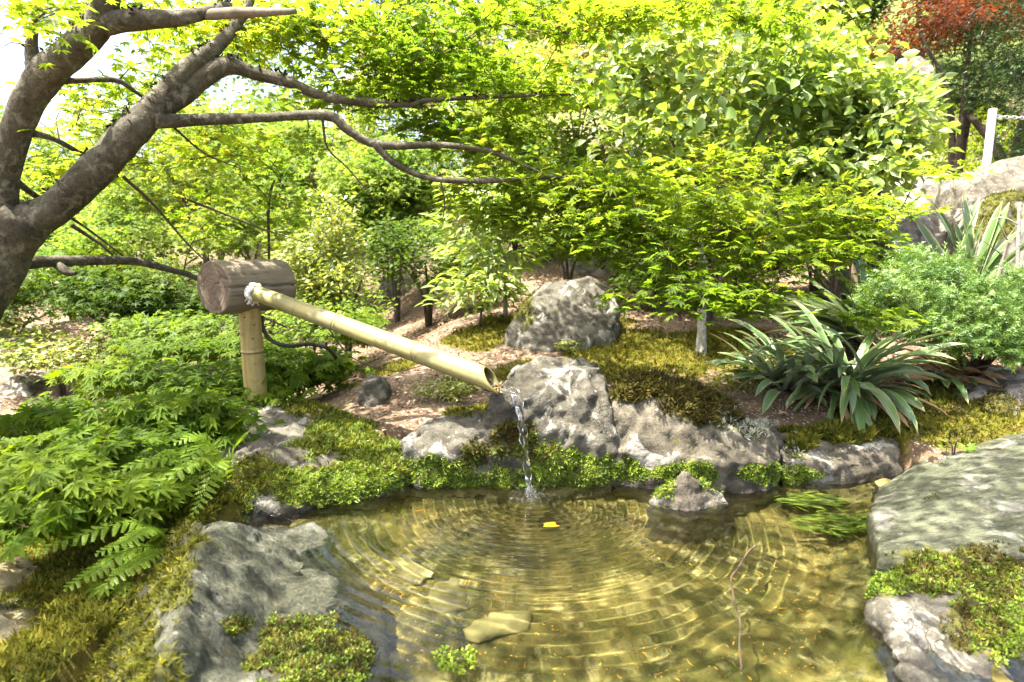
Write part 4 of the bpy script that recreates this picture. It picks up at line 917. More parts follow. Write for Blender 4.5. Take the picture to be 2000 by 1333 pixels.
# left and middle distance
plant('japanese_maple', 'sunlit yellow green maple behind the leaning trunk fork', 'tree', 400, 320, 5.2, 1.0, .7, .7, ML_lime, MA, .045, 420, 13, flat=.6, group=BGG, stem=.035, tb=.62)
plant('japanese_maple', 'lime maple just above and beyond the log head', 'tree', 660, 360, 5.0, 1.0, .62, .7, ML_lime, MA, .045, 480, 13, flat=.6, group=BGG, stem=.035, tb=.45)
plant('japanese_maple', 'dark green layered maple left of the bamboo post', 'tree', 250, 600, 3.7, .68, .36, .5, ML_dark, MA, .040, 420, 14, flat=.5, group=BGG, stem=.03)
plant('small_leaved_shrub', 'pale small leaved shrub touching the right end of the log', 'shrub', 672, 515, 3.3, .27, .36, .27, ML_pale, SM, .030, 330, 14, group=BGG, stem=.012, tb=.55, tilt=.7)
plant('round_shrub', 'soft pale green shrub at the far left edge', 'shrub', 50, 450, 6.4, 1.0, .7, .8, ML_lime, OV, .06, 380, 13, group=BGG, tb=.4)
plant('round_shrub', 'mid green shrub seen between the trunk and the log', 'shrub', 330, 470, 6.0, .9, .5, .7, ML_green, OV, .055, 380, 13, group=BGG)
plant('dark_shrub', 'dark shrub hanging over pale stones right of the pipe', 'shrub', 835, 500, 3.9, .40, .27, .35, ML_dark, SM, .034, 330, 13, group=BGG, stem=.015)
plant('round_shrub', 'sunlit low shrub left of the dark layered maple', 'shrub', 30, 600, 4.6, .45, .35, .4, ML_pale, SM, .04, 240, 13, group=BGG)
plant('japanese_maple', 'bright green maple behind the small leaved shrub', 'tree', 520, 470, 4.4, .55, .35, .5, ML_green, MA, .04, 300, 13, flat=.6, group=BGG, tb=.6)
plant('round_shrub', 'light green low shrub below the lime maple', 'shrub', 600, 590, 3.6, .40, .22, .3, ML_lime, SM, .032, 260, 13, group=BGG, tb=.45)
plant('japanese_maple', 'yellow orange maple in full sun under the topmost leaves', 'tree', 1215, 150, 4.3, .62, .32, .5, ML_yellow, MA, .042, 330, 13, flat=.4, group=BGG, tb=.55)
plant('japanese_maple', 'golden maple spray in the centre above the mid branch', 'tree', 1000, 200, 5.6, .9, .7, .7, ML_lime, MA, .045, 430, 13, flat=.5, group=BGG, tb=.8)
plant('flowering_shrub', 'shrub dotted with pale pink flowers high on the slope', 'shrub', 860, 120, 6.6, .9, .55, .7, ML_pink, OV, .06, 380, 13, group=BGG, tb=.45)
plant('japanese_maple', 'yellow maple low on the bank left of the peeling trunk', 'tree', 1330, 410, 3.9, .42, .28, .35, ML_yellow, MA, .040, 240, 12, flat=.5, group=BGG, tb=.4)
plant('round_shrub', 'green shrub under the golden spray', 'shrub', 1060, 350, 4.8, .7, .42, .5, ML_green, OV, .05, 330, 13, group=BGG, tb=.6)
plant('broadleaf_shrub', 'large bright broad leaved shrub filling the upper right centre', 'shrub', 1400, 220, 3.25,   .92, .60, .45, ML_broad, BR, .062, 520, 8, group=BGG, parts=300, stem=.02, tilt=.55, spread=.06, nblob=14, tb=.55)
plant('lance_leaf_shrub', 'shrub with narrow upright leaves below the red maple', 'shrub', 1728, 250, 3.1, .20, .26, .26, ML_broad, LA, .075, 170, 9, group=BGG, parts=200, stem=.014, tilt=.9, spread=.04, tb=.6)
plant('broadleaf_shrub', 'broad leaved bush above the pale boulder', 'shrub', 1650, 330, 3.0, .30, .22, .3, ML_broad, BR, .058, 190, 9, group=BGG, parts=150, stem=.014, tilt=.6, tb=.6)
plant('young_tree', 'slim young tree with drooping light leaves by the pale stones', 'tree', 960, 455, 3.3, .26, .30, .25, ML_broad, LA, .075, 110, 9, group=BGG, parts=120, stem=.014, stems=1, tilt=.5, base=tuple(P(985, 590, 3.3)[:2]), bark=M_palebark, tb=.6)
plant('young_tree', 'low drooping leaf sprays hanging in front of the mid slope', 'plant', 935, 565, 3.1, .16, .12, .14, ML_broad, LA, .06, 60, 9, group=BGG, parts=60, stem=.007, stems=1, tilt=.5, tb=.7)
plant('red_maple', 'copper red maple at the top right corner', 'tree', 1900, 45, 5.2, .88, .36, .6, ML_red, TL_SLIM, .050, 520, 12, flat=.35, tilt=.7, group=BGG, stem=.035)
plant('dark_conifer', 'dark evergreen shading the bank behind the white post', 'tree', 1990, 220, 4.9, .75, .85, .5, ML_evergreen, TL_SPRIG_FAR, .07, 520, 9, group=BGG, stem=.06)
plant('dark_conifer', 'dark evergreen beside the red maple along the top edge', 'tree', 1790, 45, 8.5, .9, .8, .8, ML_evergreen, SM, .06, 420, 13, group=BGG, stem=.06)
plant('round_shrub', 'bright shrub on the grass bank under the red maple', 'shrub', 1620, 40, 6.8, .6, .6, .6, ML_green, OV, .06, 320, 13, group=BGG, tb=.65)
plant('round_shrub', 'sunny shrub at the top edge above the broad leaved bush', 'shrub', 1400, 30, 6.4, .9, .6, .7, ML_pale, OV, .06, 400, 13, group=BGG, tb=.5)
plant('round_shrub', 'light shrub behind the yellow orange maple', 'shrub', 1130, 110, 7.0, .9, .7, .7, ML_pale, OV, .06, 380, 13, group=BGG)
plant('round_shrub', 'leafy bush low behind the mid boulder', 'shrub', 1110, 470, 3.9, .32, .2, .3, ML_lime, SM, .035, 220, 13, group=BGG, tb=.7)
plant('round_shrub', 'shaded bush between the boulder and the peeling trunk', 'shrub', 1290, 520, 3.6, .28, .17, .25, ML_dark, SM, .035, 200, 13, group=BGG)
plant('round_shrub', 'low green shrub in front of the dark layered maple', 'shrub', 330, 668, 3.1, .40, .12, .3, ML_green, MA, .032, 220, 12, group=BGG, stem=.012)
plant('round_shrub', 'low pale shrub at the left edge above the spreading maple', 'shrub', 110, 690, 3.3, .35, .14, .3, ML_pale, SM, .034, 200, 12, group=BGG, stem=.012)
plant('round_shrub', 'green shrub low in the shade right of the bamboo post', 'shrub', 640, 630, 2.95, .22, .12, .2, ML_green, SM, .028, 170, 12, group=BGG, stem=.010)
for (nm, lb, px, py, Yd, rx, rz, mt, T_, sz, tb_) in [
    ('hillside_shrub', 'bright lime bush on the slope straight above the pipe mouth', 960, 330, 4.6, .55, .40, ML_lime, MA, .042, .5), ('hillside_shrub', 'pale bush behind the young tree', 1010, 420, 4.9, .5, .30, ML_pale, OV, .045, .5),
    ('hillside_shrub', 'lime bush above the pale stone at the back of the slope', 1180, 330, 4.6, .55, .42, ML_lime, OV, .045, .5), ('hillside_shrub', 'green bush behind the yellow low maple', 1380, 330, 4.4, .55, .42, ML_green, OV, .045, .7),
    ('hillside_shrub', 'pale bush behind the large broad leaved shrub', 1520, 150, 5.0, .7, .5, ML_pale, OV, .05, .5), ('hillside_shrub', 'lime bush between broad leaved bush and lance leaved shrub', 1640, 200, 4.4, .40, .34, ML_lime, OV, .045, .4),
    ('hillside_shrub', 'low lime bush right of the sapling in front of the boulders', 1600, 450, 3.3, .34, .24, ML_lime, OV, .04, .45), ('hillside_shrub', 'shaded green bush behind the sapling trunk', 1450, 470, 3.5, .34, .24, ML_green, OV, .04, .6),
    ('hillside_shrub', 'lime foliage behind the log head', 480, 380, 6.2, .8, .6, ML_lime, OV, .055, .5), ('hillside_shrub', 'light bush under the dead stub in the distance', 780, 250, 6.8, .9, .7, ML_lime, OV, .06, .6),
    ('hillside_shrub', 'green bush right of the small leaved shrub', 770, 410, 4.6, .40, .34, ML_lime, MA, .04, .35), ('hillside_shrub', 'far bush filling the gap below the lime maple', 660, 440, 5.6, .7, .45, ML_green, OV, .05, .7),
    ('hillside_shrub', 'sunny bush near the foot of the leaning trunk', 130, 520, 5.2, .6, .40, ML_lime, OV, .05, .4), ('hillside_shrub', 'pale bush glimpsed between the two lower branches', 240, 440, 7.2, .9, .6, ML_pale, OV, .06, .4)]:
    plant(nm, lb, 'shrub', px, py, Yd, rx, rz, rx * .8, mt, T_, sz, 330, 12, group=BGG, tb=tb_, nblob=12)
# small ground plants
plant('small_bush', 'little light green bush behind the centre rock shoulder', 'plant', 868, 785, None, .10, .055, .06, ML_pale, SM, .016, 90, 10, group=BGG, stem=.003, twig=.001, spread=.012, step=.03, tb=.6, thr=-1)
plant('small_bush', 'small seedling bush at the foot of the mid boulder', 'plant', 1115, 692, None, .055, .03, .04, ML_pale, SM, .018, 40, 9, group=BGG, stem=.003, twig=.001, spread=.012, step=.03, thr=-1)
plant('small_bush', 'low yellow green bush in front of the strap leaved plants', 'plant', 1440, 760, None, .11, .05, .08, ML_lime, SM, .015, 110, 10, group=BGG, stem=.003, twig=.001, spread=.015, step=.03, tb=.7, thr=-1)
plant('small_bush', 'maple seedling in the gap beside the right slab', 'plant', 1862, 893, None, .05, .022, .04, ML_lime, TL_MAPLE, .022, 14, 4, group=BGG, stem=.003, twig=.001, spread=.015, step=.03, thr=-1)
# far trees
FT = 'trees along the far top of the garden'
for i, (px, py, Yd, rx, rz, mt, lb) in enumerate([
    (180, 330, 13, 2.0, 1.1, ML_green, 'far mid green tree behind the left trunk'), (-120, 300, 12, 1.8, 1.3, ML_lime, 'far light tree beyond the left edge'),
    (470, 230, 12, 1.9, 1.5, ML_lime, 'far lime tree behind the maple fork'), (700, 60, 11, 1.9, 1.7, ML_lime, 'far yellow green tree above the pipe'),
    (940, -20, 11, 1.8, 1.5, ML_green, 'far green tree behind the pink shrub'), (1180, -40, 10.5, 1.6, 1.4, ML_pale, 'far pale tree at the centre of the top edge'),
    (1420, -80, 10, 1.5, 1.2, ML_dark, 'far dark tree behind the sunny shrub'), (1640, -120, 10.5, 1.4, 1.2, ML_dark, 'far dark tree above the grass bank'),
    (2050, -60, 9.5, 1.5, 1.6, ML_dark, 'far dark tree behind the red maple'), (60, 470, 9, 1.5, .8, ML_green, 'far green shrubbery at the left edge'), (560, 330, 8, 1.3, .9, ML_green, 'far green tree between the two lime maples')]):
    plant('garden_tree', lb, 'tree', px, py, Yd, rx, rz, rx * .8, mt, OV if i % 2 else SM, .11, 420, 14, group=FT, stem=.09, twig=.006, spread=.12, step=.25, nblob=14)
# ------------------------------------------------------------------ stones and boulders behind
def bould(pts, mat, lb, vox=.024, amp=.03, crag=.02, freq=5, seed=0, moss=None, mosses=(), grow_=1.05, upmoss=0, back=.3):
    low_ = max(pts, key=lambda q: q[1]); gy_ = GP(low_[0], low_[1])[1] / low_[2]; gy_ = gy_ if .6 < gy_ < 1.7 and low_[0] < 1650 and pts[0][0] < 1650 else 1
    w = [P(q[0], q[1], q[2] * gy_) for q in pts]; cx = np.mean(w, 0); w = w + [p + np.array([0, back, -.02]) for p in w if p[2] > cx[2]]
    zb = min(float(np.min(H(np.array([p[0] for p in w]), np.array([p[1] for p in w])))), min(p[2] for p in w)) - .12
    return rock([extr(w, zb, grow_)], mat, lb, vox, amp, crag, freq, moss, mosses, seed, None, upmoss=upmoss)
bould([(980, 648, 2.72), (990, 630, 2.74), (1032, 582, 2.8), (1078, 550, 2.9), (1155, 541, 2.95), (1200, 565, 2.95), (1214, 602, 2.9), (1195, 650, 2.75), (1110, 688, 2.62), (1035, 682, 2.63)], MR_grey, 'big pale boulder on the slope behind the spout', .012, .03, .012, 5, 31, [(1010, 600, 40, 40)], [(HAIR, M_moss_olive, .012, 14000, None)], back=.22)
bould([(1725, 445, 3.3), (1800, 415, 3.35), (1862, 399, 3.4), (1926, 402, 3.4), (1932, 432, 3.35), (1895, 498, 3.25), (1850, 520, 3.2), (1735, 485, 3.22)], MR_pale, 'pale sunlit boulder under the lance leaved shrub', seed=32)
bould([(1690, 400, 3.75), (1762, 352, 3.8), (1832, 340, 3.85), (1902, 336, 3.85), (1895, 390, 3.7), (1800, 408, 3.65), (1720, 425, 3.6)], MR_pale, 'grey boulder behind the pale sunlit one', seed=33)
bould([(1885, 378, 3.25), (1905, 345, 3.3), (1952, 317, 3.35), (2010, 300, 3.4), (2160, 290, 3.4), (2160, 420, 3.2), (1965, 400, 3.18), (1902, 400, 3.2)], MR_dark, 'dark rounded boulder below the white post', seed=34)
bould([(1895, 470, 2.95), (1930, 412, 3.0), (1975, 374, 3.05), (2032, 370, 3.05), (2160, 400, 3.0), (2120, 560, 2.85), (1905, 510, 2.9)], MR_pale, 'mossy boulder behind the bare sticks at right', seed=35, moss=[(1940, 430, 60, 50), (1960, 380, 70, 20)], mosses=[(HAIR, M_moss_olive, .014, 9000, None)])
bould([(1725, 150, 6.8), (1760, 112, 6.9), (1800, 105, 7), (1830, 130, 6.9), (1830, 175, 6.7), (1740, 175, 6.7)], MR_pale, 'small far boulder on the grass bank', .03, seed=36)
bould([(735, 560, 4.1), (770, 520, 4.25), (812, 535, 4.2), (800, 568, 4.05)], MR_pale, 'pale angular stone under the dark hanging shrub', seed=37)
bould([(830, 565, 4.0), (900, 535, 4.1), (985, 512, 4.2), (1052, 500, 4.25), (1045, 530, 4.1), (960, 548, 4.0), (850, 580, 3.9)], MR_pale, 'long flat pale stone behind the young tree', seed=38)
bould([(960, 500, 4.5), (1010, 478, 4.6), (1060, 490, 4.6), (1050, 510, 4.5), (980, 515, 4.4)], MR_pale, 'upper pale stone above the long flat stone', seed=39)
bould([(1090, 520, 4.4), (1130, 495, 4.5), (1200, 490, 4.5), (1220, 520, 4.4), (1110, 535, 4.3)], MR_pale, 'pale stone at the back of the slope beside the long flat stone', seed=40)
bould([(527, 690, 2.95), (540, 655, 3.0), (562, 652, 3.0), (575, 690, 2.95)], MR_grey, 'small rounded grey stone beyond the hose', .012, seed=41, back=.1)
bould([(695, 770, 2.32), (708, 735, 2.36), (745, 735, 2.38), (765, 780, 2.32), (720, 800, 2.28)], MR_grey, 'grey stone in the shade under the pipe', .01, seed=42, back=.1)
bould([(1905, 815, 2.05), (1950, 770, 2.1), (2020, 740, 2.15), (2100, 740, 2.15), (2100, 880, 1.95), (1960, 870, 1.96)], MR_pale, 'pale bank stone with brown moss at the right edge', .01, seed=43, moss=[(1940, 800, 60, 40), (1960, 850, 30, 40)], mosses=[(HAIR, M_moss_brown, .013, 16000, None)])
bould([(380, 455, 7.0), (420, 430, 7.1), (455, 432, 7.1), (460, 460, 7.0)], MR_pale, 'far grey slab glimpsed between shrubs above the log', .03, seed=44)
bould([(-20, 770, 3.3), (20, 735, 3.4), (62, 745, 3.4), (60, 780, 3.3)], MR_pale, 'pale flat stone on gravel at the left edge', .015, seed=45)
for k, (px, py, w_) in enumerate([(60, 890, 40), (20, 700, 30)]):
    pass

# ------------------------------------------------------------------ slim pale trunk with its small crown
sap = thing('sapling', GP(1370, 690), 'slim pale trunked sapling on the bank right of the boulder', 'tree')
b0 = np.array(sap.location); yb = b0[1]
c = catmull(np.array([[*(b0 - [0, 0, .05]), .03], [*P(1370, 660, yb), .021], [*P(1371, 600, yb), .019], [*P(1374, 530, yb), .018], [*P(1368, 480, yb), .013], [*P(1376, 430, yb + .03), .008], [*P(1380, 390, yb + .05), .004]]), .012)
v, F, c3 = tube(c[:, :3], c[:, 3], 14, wob=.18, seed=5); obj('trunk', v, [F, c3], M_palebark, sap)
pads = [(1370, 400, yb, 120, 70, .3, 1), (1420, 330, yb + .1, 110, 60, .3, .8), (1300, 350, yb + .1, 90, 60, .3, .7)]
pa = grow(c[::6, :3][len(c[::6]) // 2:], in_pads(pads, 90, -.4, 3, 9), .06); twig_mesh(pa, .0025, .0009).obj('twigs', M_twig, sap, 'stuff')
pos, nrm, hd = on_paths(pa, 10, .05, .3, .4, .35); foliage(sap, pos, nrm, hd, .036 + .012 * RNG.random(len(pos)), tints(pos, 2, 6), TL_MAPLE5, ML_maple)

# ------------------------------------------------------------------ strap leaved plants
m = Mat('strap_leaf'); ac = m.attr('across'); tn = m.attr('tint')
c = m.ramp(m.n('ShaderNodeTexNoise', {'Vector': m.n('ShaderNodeCombineXYZ', {0: m.math('MULTIPLY', ac, 5.0), 1: m.math('MULTIPLY', tn, 9.0)}).outputs[0], 'Scale': 1.0, 'Detail': 3.0}).outputs[0], [(.3, (.05, .105, .028)), (.65, (.12, .19, .06))])
edge = m.ramp(m.math('ABSOLUTE', ac), [(.72, 0), (.86, 1)]); c = m.mix(m.math('MULTIPLY', edge, m.attr('vari')), c, (.36, .38, .20))
c = m.mix(m.ramp(m.attr('along'), [(.86, 0), (1, .8)]), c, (.22, .17, .06))
d_ = m.n('ShaderNodeBsdfDiffuse', {'Color': c}).outputs[0]; t_ = m.n('ShaderNodeBsdfTranslucent', {'Color': m.vscale(c, (1.3, 1.4, .6))}).outputs[0]
s1 = m.n('ShaderNodeMixShader', {0: .3, 1: d_, 2: t_}).outputs[0]; g_ = m.n('ShaderNodeBsdfGlossy', {'Color': (1, 1, 1), 'Roughness': .33}).outputs[0]
M_strap = m.done(m.n('ShaderNodeMixShader', {0: m.math('MULTIPLY', m.n('ShaderNodeFresnel', {'IOR': 1.45}).outputs[0], .9), 1: s1, 2: g_}).outputs[0])
m = Mat('dead_strap_leaf'); M_dead = m.done(m.pbsdf(m.ramp(m.noise(25, 4), [(.3, (.13, .075, .035)), (.6, (.28, .18, .09)), (.8, (.40, .29, .17))]), .8, None, .2))
def strap(root, base, az, el, L_, w, droop, vari=0, mat=None, name='leaf', twist=0):
    n = 10; t = np.linspace(0, 1, n); a = R(az); e = R(el); hx = np.array([math.cos(a), math.sin(a), 0])
    elv = e - droop * t ** 1.6; seg = L_ / (n - 1)
    dv = np.cos(elv)[:, None] * hx + np.sin(elv)[:, None] * np.array([0, 0, 1]); pth = base + np.vstack([[0, 0, 0], np.cumsum(dv[:-1] * seg, 0)])
    sidev = np.cross(dv, np.array([0, 0, 1.0])); sidev = unit(sidev + 1e-6); nr_ = np.cross(sidev, dv); tw = twist * t
    sd_ = sidev * np.cos(tw)[:, None] + nr_ * np.sin(tw)[:, None]; nn = np.cross(sd_, dv)
    ww = w * (.55 + .9 * t) * np.clip((1 - t) * 2.6, 0, 1) ** .6; ww = np.minimum(ww, w)
    acr = np.array([-1, -.75, 0, .75, 1]); V = pth[:, None, :] + sd_[:, None, :] * (acr[None, :, None] * ww[:, None, None]) + nn[:, None, :] * ((np.abs(acr))[None, :, None] * ww[:, None, None] * .35)
    i, j = np.meshgrid(np.arange(n - 1), np.arange(4), indexing='ij'); F = np.stack([i * 5 + j, i * 5 + j + 1, (i + 1) * 5 + j + 1, (i + 1) * 5 + j], -1).reshape(-1, 4)
    obj(name, V.reshape(-1, 3), [F], mat or M_strap, root, None, True, {'across': np.tile(acr, n), 'along': np.repeat(t, 5), 'tint': np.full(n * 5, RNG.random()), 'vari': np.full(n * 5, vari)})
SG = 'strap leaved plants on the bank'
def strap_plant(lb, px, py, n, L_, w, az, azs, el0, el1, droop, vari=.0, dead=6, Yd=None):
    b = GP(px, py) if Yd is None else P(px, py, Yd); t = thing('strap_leaf_plant', b, lb, 'plant', SG)
    for i in range(n):
        k = i / n; bb = b + np.array([RNG.normal() * .03, RNG.normal() * .03, .015 + .03 * RNG.random()])
        strap(t, bb, az + azs * (RNG.random() - .5) * 2, el0 + (el1 - el0) * RNG.random(), L_ * (.65 + .5 * RNG.random()), w * (.8 + .4 * RNG.random()), droop * (.5 + RNG.random()), vari * (RNG.random() < .8), twist=RNG.normal() * .5)
    for i in range(dead):
        strap(t, b + np.array([RNG.normal() * .04, RNG.normal() * .04, .02]), RNG.random() * 360, 5 + 25 * RNG.random(), L_ * (.5 + .4 * RNG.random()), w * .7, .6 + .5 * RNG.random(), 0, M_dead, 'dead_leaf', RNG.normal() * 1.5)
    return t
strap_plant('lower clump of dark arching strap leaves right behind the low flat rock', 1650, 778, 105, .38, .0145, 240, 160, 5, 68, 1.25, .45, 16)
strap_plant('small strap leaf rosette leaning left beside the brown moss rock', 1535, 772, 55, .29, .0135, 200, 120, 12, 70, 1.1, .45, 4)
strap_plant('clump of strap leaves fanning left from under the conifer bush', 1700, 690, 50, .52, .0135, 183, 46, 10, 48, .7, .9, 8)
strap_plant('upright cream edged strap leaves left of the conifer bush', 1672, 640, 26, .42, .016, 150, 100, 50, 88, .35, 1.0, 3)
strap_plant('tall cream striped strap leaves rising behind the conifer bush', 1890, 600, 26, .46, .020, 90, 120, 48, 88, .3, 1.0, 3, 2.75)
strap_plant('withered strap leaf clump under the conifer bush', 1830, 745, 8, .26, .014, 200, 90, 5, 50, 1.0, 0, 44)

# ------------------------------------------------------------------ feathery conifer bush
yew = thing('conifer_bush', GP(1900, 735), 'feathery bright green conifer bush hanging over the right bank', 'shrub')
yb_ = np.array(yew.location); SK = []
for pp in [[(1905, 735, None), (1870, 690, 2.3), (1800, 610, 2.3), (1740, 580, 2.35)], [(1905, 735, None), (1910, 670, 2.32), (1900, 600, 2.35), (1850, 540, 2.4)], [(1905, 735, None), (1950, 680, 2.3), (1980, 620, 2.3), (2050, 600, 2.3)]]:
    w = [yb_ if q[2] is None else P(*q) for q in pp]; c = catmull(np.array(w), .02); v, F, c3 = tube(c, np.linspace(.02, .006, len(c)), 9, wob=.2, seed=6); obj('stem', v, [F, c3], M_trunk, yew); SK.append(c)
pads = [(1770, 575, 2.32, 80, 55, .16, 1), (1850, 555, 2.35, 80, 55, .18, 1), (1900, 600, 2.3, 100, 60, .18, 1.4), (1960, 625, 2.25, 70, 45, .15, .9), (1790, 520, 2.42, 45, 30, .1, .4), (1720, 585, 2.35, 40, 30, .1, .3), (1990, 570, 2.35, 60, 40, .15, .6), (2060, 610, 2.3, 70, 60, .2, .6), (1830, 635, 2.22, 80, 30, .1, .6), (1900, 665, 2.2, 110, 28, .12, .8), (1985, 680, 2.2, 70, 30, .12, .6), (1720, 620, 2.3, 40, 25, .1, .3)]
att = in_pads(pads, 760, -.3, 7, 12); pa = grow(np.concatenate(SK), att, .05, .1); twig_mesh(pa, .0022, .0009, 3).obj('twigs', M_twig, yew, 'stuff')
pos, nrm, hd = on_paths(pa, 11, .014, .45, .9, .9); hd = unit(hd + np.array([0, -.3, .75]))
foliage(yew, pos, nrm, hd, .034 + .018 * RNG.random(len(pos)), tints(pos, 9, 3), TL_SPRIG, ML_yew, 0)

# ------------------------------------------------------------------ ferns and small leaves at left
FG = 'fern fronds growing against the rock at left'
def frond(root, pts, wid, n=22):
    c = catmull(np.array([P(*q) for q in pts]), .004); idx = np.linspace(0, len(c) - 1, n * 2 + 4).astype(int); tg = unit(np.gradient(c, axis=0)); mb = MB()
    add_tube(mb, c[::3], np.linspace(.0016, .0005, len(c[::3])), 5, .3)
    up = np.array([.05, -.30, 1.0])
    for q in range(3, n * 2 + 3):
        i = idx[q]; t = (q - 3) / (n * 2); o = c[i]; d = tg[i]; s_ = unit(np.cross(d, up)); nn = np.cross(s_, d); nn = nn if nn[2] > 0 else -nn
        l = wid * (math.sin(math.pi * (t * .86 + .1)) ** .8) * (1.0 if t < .85 else 1.0); l *= .9 + .2 * RNG.random()
        if l < .003: continue
        sg = 1 if q % 2 else -1; pd = unit(s_ * sg * .92 + d * .42 - nn * .12); ps = unit(np.cross(nn, pd)); K = max(4, int(l / .0042))
        for k in range(K):
            u0 = k / K; x = l * u0; ww = l * .17 * (1 - u0) ** .7 + .0012; b = o + pd * x - nn * (.10 * x * x / wid)
            st = l / K * .72
            for s2 in (1, -1):
                v = np.array([b, b + pd * st, b + pd * st * 1.5 + ps * s2 * ww - nn * .0006, b + pd * st * .45 + ps * s2 * ww * 1.0 - nn * .0004])
                mb.add(v, np.array([[0, 1, 2], [0, 2, 3]]), .3 + .5 * RNG.random())
    mb.obj('frond', ML_fern, root, None, False)
fa = thing('fern', P(445, 975, 1.60), 'fern with arching fronds on the left flank of the post rock', 'fern', FG)
for pts in [[(440, 965, 1.6), (400, 900, 1.5), (300, 950, 1.38), (180, 1005, 1.3)], [(440, 960, 1.6), (418, 885, 1.58), (385, 852, 1.56), (335, 868, 1.52)], [(445, 960, 1.62), (452, 890, 1.62), (470, 855, 1.6), (495, 836, 1.58)],
            [(442, 965, 1.6), (385, 925, 1.52), (335, 985, 1.42), (290, 1040, 1.36)], [(445, 960, 1.6), (430, 900, 1.54), (402, 955, 1.45), (372, 1015, 1.38)], [(440, 960, 1.6), (360, 900, 1.5), (270, 905, 1.42), (200, 940, 1.36)], [(440, 955, 1.6), (405, 870, 1.55), (350, 920, 1.45), (310, 950, 1.4)]]: frond(fa, pts, .034, 18)
fb = thing('fern', P(345, 1075, 1.33), 'smaller fern reaching left low over the mossy ground', 'fern', FG)
for pts in [[(340, 1070, 1.33), (270, 1020, 1.28), (150, 1048, 1.2), (40, 1090, 1.12)], [(340, 1072, 1.33), (262, 1070, 1.26), (185, 1115, 1.18), (118, 1155, 1.12)], [(340, 1072, 1.33), (305, 1075, 1.26), (240, 1115, 1.18), (200, 1150, 1.14)], [(345, 1070, 1.33), (300, 1030, 1.28), (240, 1060, 1.2), (180, 1085, 1.15)]]: frond(fb, pts, .032, 17)
def leafy_bit(name, lb, cat, base, leaves, T, mat):
    """leaves: (tip direction xyz, size)"""
    t = thing(name, base, lb, cat); b = np.array(t.location)
    for d, sz, off in leaves:
        d = unit(np.array(d, float)); p = b + np.array(off); mb = MB(); add_tube(mb, np.array([b - [0, 0, .01], (b + p) / 2 + [0, 0, .004], p]), [.0012, .001, .0008], 4); mb.obj('stalk', M_twig, t)
        v, f = stamp(T[0], T[1], p[None], frames(np.array([[0.1, -.4, 1]]), d[None]), [sz]); obj('leaf', v, [f], mat, t, None, True, {'tint': np.full(len(v), .3 + .5 * RNG.random())})
leafy_bit('seedling', 'broad leaved seedling squeezed between fern and mossy rock', 'plant', P(355, 1055, 1.36), [((-1, -.2, .2), .05, (-.02, -.02, .03)), ((-.8, -.6, -.1), .055, (-.01, -.03, .02)), ((.6, -.5, .3), .04, (.01, -.02, .03)), ((-.4, -.7, .5), .045, (-.01, -.02, .04))], TL_BROAD, ML_lowmaple)
leafy_bit('seedling', 'maple leaf sprig drooping under the smaller fern', 'plant', P(235, 1120, 1.2), [((-.3, -.6, -.6), .042, (-.02, -.03, -.01)), ((.5, -.5, -.5), .036, (.02, -.03, -.01)), ((-.9, -.2, -.4), .036, (-.04, -.01, .01)), ((.1, -.8, -.3), .03, (.0, -.05, .0))], TL_MAPLE, ML_lowmaple)
leafy_bit('seedling', 'narrow leaved sprout on the moss below the ferns', 'plant', P(235, 1225, 1.08), [((-.6, -.2, .5), .06, (0, 0, .005)), ((.5, -.5, .25), .05, (0, 0, .004)), ((.1, -.6, .7), .04, (0, 0, .006))], TL_LANCE, ML_grass)
leafy_bit('iris_sprout', 'upright bright sprout behind the mossy shoulder', 'plant', P(583, 790, 2.22), [((-.25, 0, 1), .12, (0, 0, 0)), ((.3, 0, 1), .09, (.01, 0, 0)), ((.05, .1, 1), .08, (.005, .01, 0)), ((.6, 0, .8), .06, (.012, 0, 0))], t_leaf(.08, 4, .1, .05, .4), ML_grass)

# ------------------------------------------------------------------ white post, chain, bare sticks
m = Mat('white_paint'); M_white = m.done(m.pbsdf(m.ramp(m.noise(14, 4), [(.35, (.55, .55, .52)), (.6, (.78, .78, .76))]), .45, None, .4))
m = Mat('galvanised'); M_galv = m.done(m.pbsdf((.5, .5, .5), .4, None, .5, Metallic=.7))
def post(px, py, Yd, h, lb):
    b = P(px, py, Yd); t = thing('fence_post', b - np.array([0, 0, .1]), lb, 'post', 'white chain posts'); top = b + np.array([0, 0, h])
    v, F, c3 = tube(np.array([b - [0, 0, .1], b, top - [0, 0, .01], top]), [.020, .020, .020, .020], 20); obj('pole', v, [F, c3], M_white, t)
    v, F, c3 = tube(np.array([top, top + [0, 0, .006], top + [0, 0, .010], top + [0, 0, .012]]), [.0213, .0213, .017, .007], 20); obj('cap', v, [F, c3], M_white, t)
    th_ = np.linspace(0, 2 * math.pi, 17); e = top + np.array([.030, 0, -.03]); v, F, c3 = tube(np.stack([e[0] + .010 * np.cos(th_), e[1] + 0 * th_, e[2] + .010 * np.sin(th_)], -1), .0025, 6, cap=False); obj('eye_ring', v, [F], M_galv, t); return e
Yp = 3.62; hpost = P(1930, 217, Yp)[2] - P(1925, 338, Yp)[2]
e0 = post(1925, 338, Yp, hpost, 'white metal post standing above the dark boulder'); e1 = e0 + np.array([1.1, .15, .10])
post(*[float(z) for z in proj((e1 + np.array([-.034, 0, .03 - hpost]))[None])[:2]], float(e1[1]), hpost, 'second white post beyond the right edge of the dark boulder') if False else None
ch = thing('chain', e0, 'slack metal chain running right from the white post', 'chain'); nL = 46
